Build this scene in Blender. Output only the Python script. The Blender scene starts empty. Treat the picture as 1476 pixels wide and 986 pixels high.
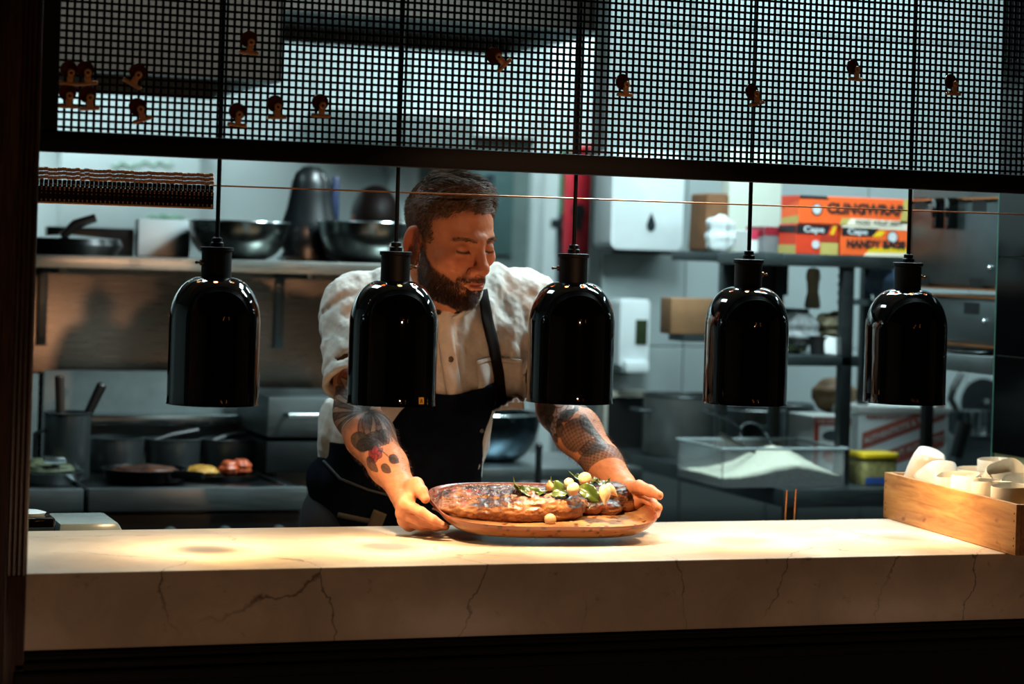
import bpy, bmesh, math, random
import numpy as np
from mathutils import Vector, Matrix, Euler

random.seed(7)
PI = math.pi
S = bpy.context.scene
COL = S.collection

# ------------------------------------------------------------------ camera
CAM = Vector((-1.4, -3.902, 1.53)); YAW = math.radians(19.9); ROLL = 0.030
FPX = 3200.0; PPX, PPY = 738.0, 364.5               # focal length and principal point in pixels of 1476 x 986
FWD = Vector((math.sin(YAW), math.cos(YAW), 0)); RGT = Vector((math.cos(YAW), -math.sin(YAW), 0)); UPV = Vector((0, 0, 1))
_cr, _sr = math.cos(ROLL), math.sin(ROLL)
cam = bpy.data.cameras.new('camera')
cam.lens = FPX / 1476 * 36; cam.sensor_width = 36; cam.sensor_fit = 'HORIZONTAL'
cam.shift_y = (PPY - 493.0) / 1476.0; cam.shift_x = 0
cam.clip_start = 0.05; cam.clip_end = 60
cam.dof.use_dof = True; cam.dof.focus_distance = 4.45; cam.dof.aperture_fstop = 2.9
cam_ob = bpy.data.objects.new('camera', cam); COL.objects.link(cam_ob)
_rx = RGT * _cr + UPV * _sr; _uy = UPV * _cr - RGT * _sr; _bz = -FWD
cam_ob.matrix_world = Matrix(((_rx.x, _uy.x, _bz.x, CAM.x), (_rx.y, _uy.y, _bz.y, CAM.y), (_rx.z, _uy.z, _bz.z, CAM.z), (0, 0, 0, 1)))
S.camera = cam_ob

# ------------------------------------------------------------------ world, exposure
W = bpy.data.worlds.new('world'); S.world = W; W.use_nodes = True
W.node_tree.nodes['Background'].inputs[0].default_value = (0.5, 0.75, 0.8, 1)
W.node_tree.nodes['Background'].inputs[1].default_value = 0.004
S.view_settings.view_transform = 'Standard'; S.view_settings.look = 'None'
S.view_settings.exposure = 0.0; S.view_settings.gamma = 1.0; S.view_settings.use_curve_mapping = False
S.cycles.use_denoising = True
S.cycles.max_bounces = 8; S.cycles.diffuse_bounces = 4; S.cycles.glossy_bounces = 4; S.cycles.transmission_bounces = 6
S.cycles.sample_clamp_indirect = 4.0
S.cycles.caustics_reflective = False; S.cycles.caustics_refractive = False

# ------------------------------------------------------------------ kitchen ceiling lights (area lamps under their panels)
COOL = (0.74, 0.96, 1.0)
CEIL_LIGHTS = [  # x, y, size x, size y, watts
    (0.95, 1.30, 0.30, 0.9, 64), (1.55, 0.66, 0.9, 0.25, 52), (-0.65, 1.35, 0.30, 0.9, 20),  # second panel is added to brighten the cartons under the rack shelf
    (-0.9, 4.78, 2.0, 0.25, 66), (1.3, 4.2, 1.0, 0.4, 95), (3.3, 1.5, 0.30, 0.9, 14), (2.1, 2.38, 1.1, 0.2, 24)]  # last panel is added to brighten the top of the panelled wall
CEIL_Z = 2.85; LAMP_W = 17.0
for i, (x, y, sx, sy, w) in enumerate(CEIL_LIGHTS):
    l = bpy.data.lights.new('ceiling_lamp', 'AREA'); l.shape = 'RECTANGLE'; l.size = sx; l.size_y = sy
    l.energy = w; l.color = COOL
    o = bpy.data.objects.new('ceiling_lamp', l); o.location = (x, y, CEIL_Z - 0.035); COL.objects.link(o)
# added warm fill lamps, out of frame on the guests' side of the pass
WARM = (1.0, 0.60, 0.37)
LOW_FILLS = ((-1.15, -1.7, 9.0), (0.45, -1.8, 5.0), (2.0, -1.7, 6.5))       # low fill lights added below the frame, dressed as lanterns
for x, y, w in LOW_FILLS:
    l = bpy.data.lights.new('low_fill_light', 'POINT'); l.energy = w; l.color = WARM; l.shadow_soft_size = 0.07
    o = bpy.data.objects.new('low_fill_light', l); o.location = (x, y, .34); COL.objects.link(o)
FILL_SPOTS = ((0.25, -4.6, 1.84, 300.0),)             # unseen warm spot added to brighten the cook through the opening
for x, y, z, w in FILL_SPOTS:
    l = bpy.data.lights.new('cook_fill_spot', 'SPOT'); l.energy = w; l.color = (1.0, .52, .28); l.spot_size = math.radians(11.5); l.spot_blend = .9; l.shadow_soft_size = 0.05
    o = bpy.data.objects.new('cook_fill_spot', l); o.location = (x, y, z); COL.objects.link(o)
    o.rotation_euler = (Vector((0.12, .55, 1.42)) - Vector((x, y, z))).to_track_quat('-Z', 'Y').to_euler()

# ------------------------------------------------------------------ pixel rays to points in the room
def ray(px, py):
    dx, dy = px - PPX, py - PPY
    a = (dx * _cr + dy * _sr) / FPX; b = (dy * _cr - dx * _sr) / FPX
    return FWD + RGT * a - UPV * b
def Pd(px, py, d): return CAM + ray(px, py) * d
def Py(px, py, y): r = ray(px, py); return CAM + r * ((y - CAM.y) / r.y)
def Px(px, py, x): r = ray(px, py); return CAM + r * ((x - CAM.x) / r.x)
def Pz(px, py, z): r = ray(px, py); return CAM + r * ((z - CAM.z) / r.z)
def depth(p): return (Vector(p) - CAM).dot(FWD)

# ------------------------------------------------------------------ object helpers
def lin(h):
    h = h.lstrip('#'); c = [int(h[i:i+2], 16) / 255 for i in (0, 2, 4)]
    return tuple((v / 12.92 if v <= 0.04045 else ((v + 0.055) / 1.055) ** 2.4) for v in c)
def link(name, me, mat=None, parent=None, loc=None, rot=None, smooth=True):
    o = bpy.data.objects.new(name, me); COL.objects.link(o)
    if mat is not None:
        for m in (mat if isinstance(mat, (list, tuple)) else [mat]): me.materials.append(m)
    if parent is not None: o.parent = parent
    if loc is not None: o.location = loc
    if rot is not None: o.rotation_euler = rot
    return o
def tag(o, label=None, cat=None, group=None, kind=None):
    if label: o['label'] = label
    if cat: o['category'] = cat
    if group: o['group'] = group
    if kind: o['kind'] = kind
    return o
def thing(name, label, cat, loc=(0, 0, 0), rot=(0, 0, 0), group=None):
    o = bpy.data.objects.new(name, None); COL.objects.link(o); o.empty_display_size = 0.05
    o.location = loc; o.rotation_euler = rot
    return tag(o, label, cat, group)
def copy_tree(o, parent=None):
    c = o.copy(); COL.objects.link(c)
    if parent is not None: c.parent = parent
    for ch in list(o.children): copy_tree(ch, c)
    return c

class MB:
    """collects shapes, then builds ONE mesh object"""
    def __init__(s): s.v = []; s.f = []
    def add(s, vs, fs, M=None):
        n = len(s.v)
        s.v += [tuple(M @ Vector(v)) for v in vs] if M is not None else [tuple(v) for v in vs]
        s.f += [tuple(n + i for i in f) for f in fs]; return s
    def box(s, x0, x1, y0, y1, z0, z1, M=None):
        return s.add([(x0,y0,z0),(x1,y0,z0),(x1,y1,z0),(x0,y1,z0),(x0,y0,z1),(x1,y0,z1),(x1,y1,z1),(x0,y1,z1)],
                     [(0,3,2,1),(4,5,6,7),(0,1,5,4),(1,2,6,5),(2,3,7,6),(3,0,4,7)], M)
    def cbox(s, c, sz, M=None):
        return s.box(c[0]-sz[0]/2, c[0]+sz[0]/2, c[1]-sz[1]/2, c[1]+sz[1]/2, c[2]-sz[2]/2, c[2]+sz[2]/2, M)
    def lathe(s, prof, seg=32, M=None, close=False):
        vs, fs = [], []; ring = []
        for r, z in prof:
            if r < 1e-6: ring.append([len(vs)]); vs.append((0, 0, z))
            else:
                ring.append(list(range(len(vs), len(vs) + seg)))
                vs += [(r*math.cos(2*PI*k/seg), r*math.sin(2*PI*k/seg), z) for k in range(seg)]
        pairs = list(zip(ring[:-1], ring[1:])) + ([(ring[-1], ring[0])] if close else [])
        for a, b in pairs:
            for k in range(seg):
                k2 = (k+1) % seg
                if len(a) == 1 and len(b) == 1: continue
                if len(a) == 1: fs.append((a[0], b[k2], b[k]))
                elif len(b) == 1: fs.append((a[k], a[k2], b[0]))
                else: fs.append((a[k], a[k2], b[k2], b[k]))
        return s.add(vs, fs, M)
    def tube(s, pts, r, seg=10, cap=True, closed=False):
        pts = [Vector(p) for p in pts]; n = len(pts); rs = r if isinstance(r, (list, tuple)) else [r]*n
        vs, fs = [], []; up = None
        for i, p in enumerate(pts):
            if closed: t = pts[(i+1) % n] - pts[i-1]
            else: t = pts[min(i+1, n-1)] - pts[max(i-1, 0)]
            t.normalize()
            if up is None: up = Vector((0,0,1)) if abs(t.z) < .9 else Vector((1,0,0))
            u = (up - t*up.dot(t)).normalized(); w = t.cross(u); up = u
            vs += [tuple(p + (u*math.cos(2*PI*k/seg) + w*math.sin(2*PI*k/seg))*rs[i]) for k in range(seg)]
        for i in range(n if closed else n-1):
            a = i*seg; b = ((i+1) % n)*seg
            for k in range(seg): fs.append((a+k, a+(k+1)%seg, b+(k+1)%seg, b+k))
        if cap and not closed: fs += [tuple(range(seg))[::-1], tuple(range((n-1)*seg, n*seg))]
        return s.add(vs, fs)
    def cyl(s, p0, p1, r0, r1=None, seg=20): return s.tube([p0, p1], [r0, r0 if r1 is None else r1], seg)
    def ball(s, c, r, seg=16, rings=10, M=None):
        r = (r, r, r) if not isinstance(r, (tuple, list)) else r
        T = Matrix.Translation(c) @ (M if M is not None else Matrix()) @ Matrix.Diagonal((*r, 1))
        return s.lathe([(math.sin(PI*k/rings), -math.cos(PI*k/rings)) for k in range(rings+1)], seg, T)
    def prism(s, poly, h0, h1, M=None):
        n = len(poly); vs = [(x, y, h0) for x, y in poly] + [(x, y, h1) for x, y in poly]
        return s.add(vs, [tuple(range(n))[::-1], tuple(range(n, 2*n))] + [(k, (k+1)%n, n+(k+1)%n, n+k) for k in range(n)], M)
    def mesh(s, name, bevel=0, seg=2, smooth=35):
        me = bpy.data.meshes.new(name); me.from_pydata(s.v, [], s.f)
        bm = bmesh.new(); bm.from_mesh(me); bmesh.ops.recalc_face_normals(bm, faces=bm.faces)
        if bevel:
            es = [e for e in bm.edges if len(e.link_faces) == 2 and e.calc_face_angle() > 0.6]
            bmesh.ops.bevel(bm, geom=es, offset=bevel, segments=seg, affect='EDGES', clamp_overlap=True, profile=0.6)
        for f in bm.faces: f.smooth = smooth > 0
        if smooth:
            for e in bm.edges: e.smooth = not (len(e.link_faces) == 2 and e.calc_face_angle() > math.radians(smooth))
        bm.to_mesh(me); bm.free(); return me
    def build(s, name, mat, parent=None, loc=None, rot=None, bevel=0, seg=2, smooth=35):
        return link(name, s.mesh(name, bevel, seg, smooth), mat, parent, loc, rot)

def text_part(name, body, size, mat, parent, M, extrude=0.0006, bold=0.0, spacing=1.0, sx=1.0):
    cu = bpy.data.curves.new(name, 'FONT'); cu.body = body; cu.size = size; cu.extrude = extrude; cu.offset = bold
    cu.align_x = 'LEFT'; cu.space_character = spacing; cu.resolution_u = 3
    t = bpy.data.objects.new('tmp', cu); COL.objects.link(t)
    dg = bpy.context.evaluated_depsgraph_get(); dg.update()
    me = bpy.data.meshes.new_from_object(t.evaluated_get(dg)); me.name = name
    bpy.data.objects.remove(t); bpy.data.curves.remove(cu)
    me.transform(M @ Matrix.Diagonal((sx, 1, 1, 1)))
    return link(name, me, mat, parent)

def fillet(poly, r, n=4):
    out = []; N = len(poly)
    for i in range(N):
        p = Vector(poly[i]); a = Vector(poly[i-1]) - p; b = Vector(poly[(i+1) % N]) - p
        rr = min(r, a.length*.45, b.length*.45); a = p + a.normalized()*rr; b = p + b.normalized()*rr
        for k in range(n+1):
            t = k/n; q = a*(1-t)**2 + p*2*t*(1-t) + b*t*t; out.append((q.x, q.y))
    return out

# ------------------------------------------------------------------ materials
MATS = {}
class NT:
    def __init__(s, name):
        s.m = bpy.data.materials.new(name); s.m.use_nodes = True; s.t = s.m.node_tree; s.n = s.t.nodes; s.l = s.t.links
        s.b = s.n['Principled BSDF']; MATS[name] = s.m
    def node(s, typ, **kw):
        nd = s.n.new(typ)
        for k, v in kw.items():
            if hasattr(nd, k): setattr(nd, k, v)
            else: nd.inputs[k.replace('_', ' ')].default_value = v
        return nd
    def link(s, a, b): s.l.new(a, b)
    def coord(s, scale=(1, 1, 1), kind='Object'):
        tc = s.node('ShaderNodeTexCoord'); mp = s.node('ShaderNodeMapping'); mp.inputs['Scale'].default_value = scale
        s.link(tc.outputs[kind], mp.inputs['Vector']); return mp.outputs[0]
    def noise(s, vec, scale, detail=4, rough=.55, dist=0):
        n = s.node('ShaderNodeTexNoise'); n.inputs['Scale'].default_value = scale; n.inputs['Detail'].default_value = detail
        n.inputs['Roughness'].default_value = rough; n.inputs['Distortion'].default_value = dist
        s.link(vec, n.inputs['Vector']); return n
    def ramp(s, fac, stops, interp='LINEAR'):
        r = s.node('ShaderNodeValToRGB'); r.color_ramp.interpolation = interp; el = r.color_ramp.elements
        while len(el) < len(stops): el.new(0.5)
        for e, (p, c) in zip(el, stops): e.position = p; e.color = (*c, 1) if len(c) == 3 else c
        s.link(fac, r.inputs[0]); return r.outputs[0]
    def mix(s, fac, a, b, typ='MIX'):
        m = s.node('ShaderNodeMix', data_type='RGBA', blend_type=typ)
        for v, k in ((fac, 0), (a, 6), (b, 7)):
            if isinstance(v, (int, float)): m.inputs[k].default_value = v
            elif isinstance(v, tuple): m.inputs[k].default_value = (*v, 1) if len(v) == 3 else v
            else: s.link(v, m.inputs[k])
        return m.outputs[2]
    def math(s, op, a, b=None, clamp=False):
        m = s.node('ShaderNodeMath', operation=op); m.use_clamp = clamp
        for v, k in ((a, 0), (b, 1)):
            if v is None: continue
            if isinstance(v, (int, float)): m.inputs[k].default_value = v
            else: s.link(v, m.inputs[k])
        return m.outputs[0]
    def bump(s, h, dist=.001, strength=.5):
        b = s.node('ShaderNodeBump'); b.inputs['Distance'].default_value = dist; b.inputs['Strength'].default_value = strength
        s.link(h, b.inputs['Height']); s.link(b.outputs[0], s.b.inputs['Normal'])
    def set(s, **kw):
        for k, v in kw.items():
            k = {'color': 'Base Color', 'rough': 'Roughness', 'metal': 'Metallic', 'spec': 'Specular IOR Level', 'trans': 'Transmission Weight',
                 'sss': 'Subsurface Weight', 'coat': 'Coat Weight', 'alpha': 'Alpha', 'ior': 'IOR', 'sheen': 'Sheen Weight'}.get(k, k)
            if isinstance(v, (int, float)): s.b.inputs[k].default_value = v
            elif isinstance(v, tuple): s.b.inputs[k].default_value = (*v, 1) if len(v) == 3 and k != 'Subsurface Radius' else v
            else: s.link(v, s.b.inputs[k])
        return s

def plain(name, hexc, rough=.5, metal=0.0, var=.12, scale=18, **kw):
    """one colour with a faint mottling and a little roughness variation"""
    if name in MATS: return MATS[name]
    t = NT(name); c = lin(hexc); v = t.coord(); n = t.noise(v, scale, 3)
    a = tuple(max(0, x*(1-var)) for x in c); b = tuple(min(1, x*(1+var)) for x in c)
    t.set(color=t.ramp(n.outputs[0], [(.3, a), (.7, b)]), rough=rough, metal=metal, **kw)
    return t.m
def brushed(name, hexc, rough=.32, axis='x', var=.25):
    if name in MATS: return MATS[name]
    t = NT(name); c = lin(hexc)
    v = t.coord((3, 3, 160) if axis == 'x' else (160, 160, 3)); n = t.noise(v, 3, 3)
    w = t.noise(t.coord(), 4, 4)
    t.set(color=t.ramp(w.outputs[0], [(.3, tuple(x*(1-var) for x in c)), (.7, tuple(min(1, x*(1+var)) for x in c))]), metal=1.0,
          rough=t.ramp(n.outputs[0], [(.3, (rough*.8,)*3), (.7, (rough*1.25,)*3)]))
    t.bump(n.outputs[0], .0004, .25); return t.m
def emit(name, hexc, strength):
    if name in MATS: return MATS[name]
    t = NT(name); t.set(color=lin(hexc), rough=.5); t.b.inputs['Emission Color'].default_value = (*lin(hexc), 1)
    t.b.inputs['Emission Strength'].default_value = strength; return t.m

black_gloss = plain('black_gloss_enamel', '#040404', .04, 0, 0, coat=.5)
black_matt = plain('black_powder_coat', '#060606', .55, spec=.2)
black_plastic = plain('black_plastic', '#101112', .4)
steel = brushed('brushed_steel', '#9aa3a4', .34)
steel_dark = brushed('worn_dark_steel', '#4b5153', .38)
steel_bright = brushed('polished_steel', '#b6bfc0', .2)
copper = brushed('copper_finish', '#c9834f', .3)
white_wall = plain('white_painted_wall', '#c3cbca', .5, 0, .04, 3)
white_plastic = plain('white_plastic', '#c9d2d3', .35, 0, .03)
white_card = plain('white_card', '#ccd1cf', .7, 0, .04)
# ================================================================== the setting
def struct(mb, name, mat, bevel=0, **kw):
    o = mb.build(name, mat, bevel=bevel, **kw); o['kind'] = 'structure'; return o
def tile_mat(name, a, b, rough, cell):
    t = NT(name); v = t.coord(); n = t.noise(v, 2.5, 4)
    t.set(color=t.ramp(n.outputs[0], [(.3, lin(a)), (.7, lin(b))]), rough=rough); t.bump(t.noise(v, 40, 2).outputs[0], .0006, .3); return t.m
floor_m = tile_mat('dark_quarry_floor', '#26241f', '#35312b', .45, .2)
struct(MB().box(-4.5, 5.5, -6.0, 6.0, -.06, 0), 'floor', floor_m)
ceil_m = plain('white_ceiling_panels', '#aab1b0', .7, 0, .03, 2)
struct(MB().box(-4.5, 5.5, .0, 6.0, CEIL_Z, CEIL_Z + .06), 'ceiling', ceil_m)
dark_ceil = plain('dark_restaurant_plaster', '#1a1512', .8)
struct(MB().box(-4.5, 5.5, -6.0, .0, CEIL_Z, CEIL_Z + .06), 'ceiling_restaurant', dark_ceil)
struct(MB().box(-4.5, 5.5, 5.2, 5.3, 0, CEIL_Z), 'wall_back', white_wall)
struct(MB().box(5.4, 5.5, -6.0, 5.2, 0, CEIL_Z), 'wall_right', white_wall)
struct(MB().box(-4.5, -4.4, -6.0, 5.2, 0, CEIL_Z), 'wall_left', white_wall)
struct(MB().box(-4.4, 5.4, -6.0, -5.9, 0, CEIL_Z), 'wall_restaurant', dark_ceil)

# white hygiene wall behind the sink side, with panel joints recessed
YW = 2.85; XW = 1.36
wall_mid = struct(MB().box(XW, 5.4, YW + .012, YW + .12, 0, CEIL_Z), 'wall_middle', plain('wall_backing_grey', '#6f7776', .7))
panel_m = plain('hygiene_wall_panel', '#8f9a9a', .35, 0, .04, 3)
xs = [XW, XW + .30, XW + .62, XW + .98, 2.75, 3.3, 4.0, 4.7, 5.4]; zs = [0, 1.235, 2.3, CEIL_Z]
for i in range(len(xs)-1):
    for j in range(3):
        MB().box(xs[i]+.002, xs[i+1]-.002, YW, YW+.013, zs[j]+.002, zs[j+1]-.002).build('panel', panel_m, wall_mid, bevel=.0015, seg=1)

# white vertical panels on the back wall
wb = bpy.data.objects['wall_back']; bp_m = plain('back_wall_panel', '#b3bdbc', .4, 0, .04, 3)
x = -3.0
while x < 3.4:
    w = random.choice((.42, .55, .36, .48)); MB().box(x+.003, x+w-.003, 5.185, 5.205, .1, CEIL_Z-.02).build('panel', bp_m, wb, bevel=.002, seg=1); x += w
# door far behind: pale frame, grey green leaf with a pane
D0 = Py(796, 300, 5.15); D1 = Py(757, 300, 5.15)
fr_m = plain('white_door_frame', '#c6d0cf', .4, 0, .03)
dr = thing('door_1', None, None); dr['kind'] = 'structure'
del_x0 = Py(718, 300, 5.1).x
MB().box(D1.x, D0.x, 5.05, 5.18, 0, 2.5).box(D1.x-.62, D1.x-.52, 5.05, 5.18, 0, 2.12).box(D1.x-.52, D1.x, 5.05, 5.18, 2.02, 2.12).build('door_frame', fr_m, dr, bevel=.006)
MB().box(D1.x-.52, D1.x, 5.10, 5.15, 0.02, 2.02).build('door_leaf', plain('grey_green_door', '#5d6c69', .5), dr, bevel=.004)
MB().box(D1.x-.36, D1.x-.08, 5.085, 5.10, 1.52, 1.95).build('pane', plain('dim_door_pane', '#49605f', .12), dr, bevel=.003)
MB().cyl((D1.x-.19, 5.08, 1.60), (D1.x-.19, 5.08, 1.86), .018).build('door_handle', plain('dark_blue_handle', '#1c2c36', .4), dr)
# grey post and green panel of the far doorway
o = struct(MB().box(Py(797,300,4.9).x, Py(806,300,4.9).x, 4.85, 5.0, 0, CEIL_Z), 'trim_1', plain('taupe_trim', '#75706d', .6), .004)

# restaurant-side wall around the opening (black panelled timber)
wood_blk = NT('black_stained_timber'); _v = wood_blk.coord((6, 6, 1)); _n = wood_blk.noise(_v, 9, 6, .6)
wood_blk.set(color=wood_blk.ramp(_n.outputs[0], [(.3, lin('#040404')), (.75, lin('#0a0807'))]), rough=.6, spec=.15); wood_blk.bump(_n.outputs[0], .0006, .25)
wood_blk = wood_blk.m
XL = Py(33, 900, 0.0).x; XR = 1.41; ZT = .95; ZB = .815
struct(MB().box(-4.4, XL-.06, -.03, .12, 0, CEIL_Z), 'wall_front', wood_blk)
struct(MB().box(XL-.06, 2.2, -.03, .10, 0, ZB-.03), 'wall_under_pass', wood_blk)
struct(MB().box(XR+.30, 5.4, -.03, .12, 0, CEIL_Z), 'wall_front_right', wood_blk)
# moulding below the slab
m = MB()
for y0, z0, z1 in ((-.052, ZB-.052, ZB-.030), (-.040, ZB-.030, ZB-.014), (-.030, ZB-.014, ZB-.002)):
    m.box(XL-.02, 2.2, y0, .0, z0, z1)
struct(m, 'trim_2', wood_blk, .004)
# fluted jamb on the left edge of the opening
jm = NT('bronzed_black_jamb'); _n = jm.noise(jm.coord((1, 1, .05)), 300, 2); jm.set(color=jm.ramp(_n.outputs[0], [(.35, lin('#1a110c')), (.7, lin('#4a2e1e'))]), rough=.3); jm = jm.m
m = MB(); xl0 = Py(56, 220, -.02).x
m.box(XL-.06, xl0, -.03, .10, ZT, CEIL_Z)
for k in range(4): m.cyl((xl0-.006-.0085*k, -.032, ZT), (xl0-.006-.0085*k, -.032, CEIL_Z), .0048, seg=10)
m.box(XL-.11, XL-.038, -.058, -.03, .2, CEIL_Z)
m.box(XL-.06, XL-.002, -.04, .10, ZB-.05, ZT)
struct(m, 'trim_3', jm, .003)

# right reveal of the pass: black gloss tiles with pale green edge joints, wall along Y
pier = struct(MB().box(XR+.010, XR+.20, -.03, .557, ZT-.15, CEIL_Z), 'wall_pass_right', plain('pale_green_grout', '#7c9a8c', .5))
black_tile = plain('black_gloss_tile', '#040506', .10)
zj = [Px(1455, 514, XR).z, Px(1455, 371, XR).z]; th = zj[1]-zj[0]
for j in range(-3, 8):
    z0 = zj[0] + th*j
    if z0 < ZT - .05 or z0 > CEIL_Z: continue
    for k in range(3):
        y1 = .555 - .2*k; y0 = max(y1 - .2, -.03)
        MB().box(XR, XR+.0115, y0+.0015, y1-.0015, z0+.0018, min(z0+th-.0018, CEIL_Z)).build('tile', black_tile, pier, bevel=.001, seg=1)
MB().box(XR+.002, XR+.20, .557, .561, ZT-.15, CEIL_Z).build('tile_edge', plain('green_glass_edge', '#3f6a5f', .2), pier)

# ceiling light panels
for i, (x, y, sx, sy, w) in enumerate(CEIL_LIGHTS):
    d = ('by the pass over the corridor', 'added over the corridor to brighten the cartons', 'beside the extraction hood', 'along the far back wall', 'over the far doorway', 'at the right wall', 'added over the rack to brighten the white panelled wall')[i]
    t = thing('ceiling_light', 'white rectangular ceiling light panel ' + d, 'light', (x, y, CEIL_Z))
    MB().box(-sx/2-.03, sx/2+.03, -sy/2-.03, sy/2+.03, -.012, 0).build('frame', white_plastic, t)
    MB().box(-sx/2, sx/2, -sy/2, sy/2, -.028, -.012).build('diffuser', emit('cool_diffuser', '#d8f6ff', 3.0), t)
for i, (x, y, z, w) in enumerate(FILL_SPOTS):  # unseen fixture added around the spot that warms the cook
    t = thing('cook_fill_spot', 'added unseen black spotlight behind the camera, brightening the face of the cook', 'spotlight', (x, y, z))
    d = (Vector((0.12, .55, 1.42)) - Vector((x, y, z))).normalized()
    MB().cyl((0,0,.02),(0,0,CEIL_Z-z),.008,seg=10).build('stem', black_matt, t)
    MB().cyl(-d*.16, -d*.06, .06, .062, seg=24).build('housing', black_matt, t)
    MB().cyl(-d*.062, -d*.055, .05, seg=24).build('lens', emit('fill_lens', '#ffb070', 6.0), t)
for i, (x, y, z) in enumerate(((0.55, -5.2, 2.25), (1.75, -5.0, 2.15))):  # unseen bulbs added to put glints on the lamp shades
    t = thing('glint_bulbs', ('added unseen cluster of orange bulbs for glints, nearer the middle of the restaurant', 'added unseen cluster of orange bulbs for glints, nearer the right of the restaurant')[i], 'added bulbs', (x, y, z))
    MB().cyl((0,0,.25),(0,0,CEIL_Z-z),.006,seg=8).build('rod', black_matt, t)
    rb = random.Random(4+i)
    for k in range(9): MB().ball((rb.uniform(-.12,.12), rb.uniform(-.1,.1), rb.uniform(-.25,.25)), .014, 10, 8).build('bulb', emit('glint_bulb', '#ff9a4a', 22.0), t)
for i, (x, y, w) in enumerate(LOW_FILLS):  # unseen lanterns added to carry the low warm fill
    t = thing('fill_lantern', 'added unseen lantern for warm fill, ' + ('in front of the left jamb', 'in front of the middle of the pass', 'in front of the right end of the pass')[i], 'lantern', (x, y, 0))
    MB().box(-.12,.12,-.12,.12,0,.02).box(-.12,.12,-.12,.12,.50,.52).build('base_and_roof', black_matt, t)
    for u in (-.11, .11):
        for v in (-.11, .11): MB().cyl((u,v,.02),(u,v,.50),.006,seg=8).build('corner_post', black_matt, t)
    MB().lathe([(0,.02),(.035,.02),(.035,.20),(0,.20)], 18).build('candle', emit('fill_candle', '#ffb070', 2.0), t)
# ================================================================== the pass counter
def marble(name, base, vein, warm):
    t = NT(name); v = t.coord(); n = t.noise(v, 3.2, 6, .6)
    wv = t.node('ShaderNodeMix', data_type='RGBA', blend_type='LINEAR_LIGHT'); wv.inputs[0].default_value = .11
    t.link(v, wv.inputs[6]); t.link(n.outputs['Color'], wv.inputs[7]); dv = wv.outputs[2]
    def veins(scale, width, stretch):
        mp = t.node('ShaderNodeMapping'); mp.inputs['Scale'].default_value = stretch; t.link(dv, mp.inputs['Vector'])
        vo = t.node('ShaderNodeTexVoronoi', feature='DISTANCE_TO_EDGE'); vo.inputs['Scale'].default_value = scale
        t.link(mp.outputs[0], vo.inputs['Vector']); return t.ramp(vo.outputs['Distance'], [(0, (1,1,1)), (width, (0,0,0))])
    a = veins(3.0, .0075, (1.0, .8, .55))
    msk = t.ramp(t.noise(v, 4, 2).outputs[0], [(.40, (0,0,0)), (.58, (1,1,1))])
    a = t.mix(1.0, a, msk, 'MULTIPLY')
    cloud = t.ramp(t.noise(v, 7, 6, .65, .6).outputs[0], [(.35, tuple(x*.80 for x in lin(base))), (.6, lin(base)), (.8, lin(warm))])
    spk = t.ramp(t.noise(v, 34, 3, .6, .4).outputs[0], [(.66, (0,0,0)), (.80, (.55,.55,.55))])
    col = t.mix(spk, cloud, lin(vein)); col = t.mix(t.math('MULTIPLY', a, .85), col, lin(vein))
    t.set(color=col, rough=.30, spec=.35); return t.m
marble_m = marble('cream_veined_marble', '#c9b7a2', '#4c4038', '#d8c8b2')
YB = .557
MB().box(XL, XR, -.012, YB, ZB, ZT).build('pass_counter', marble_m, bevel=.003, seg=3)
tag(bpy.data.objects['pass_counter'], 'thick cream marble pass counter with dark hairline veins under the heat lamps', 'counter')
# kitchen-side cabinet carrying the slab
t = thing('pass_cabinet', 'steel base cabinet carrying the marble pass counter on the kitchen side', 'cabinet', (0, 0, 0))
MB().box(XL+.02, XR-.02, .12, YB-.10, .10, ZB).build('body', steel_dark, t, bevel=.004)
MB().box(XL+.06, XR-.06, .14, YB-.14, 0, .10).build('plinth', black_plastic, t)
for k in range(4):
    x0 = XL+.03 + k*.57; MB().box(x0, x0+.56, YB-.10, YB-.08, .13, ZB-.02).build('door', steel_dark, t, bevel=.003)

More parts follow.
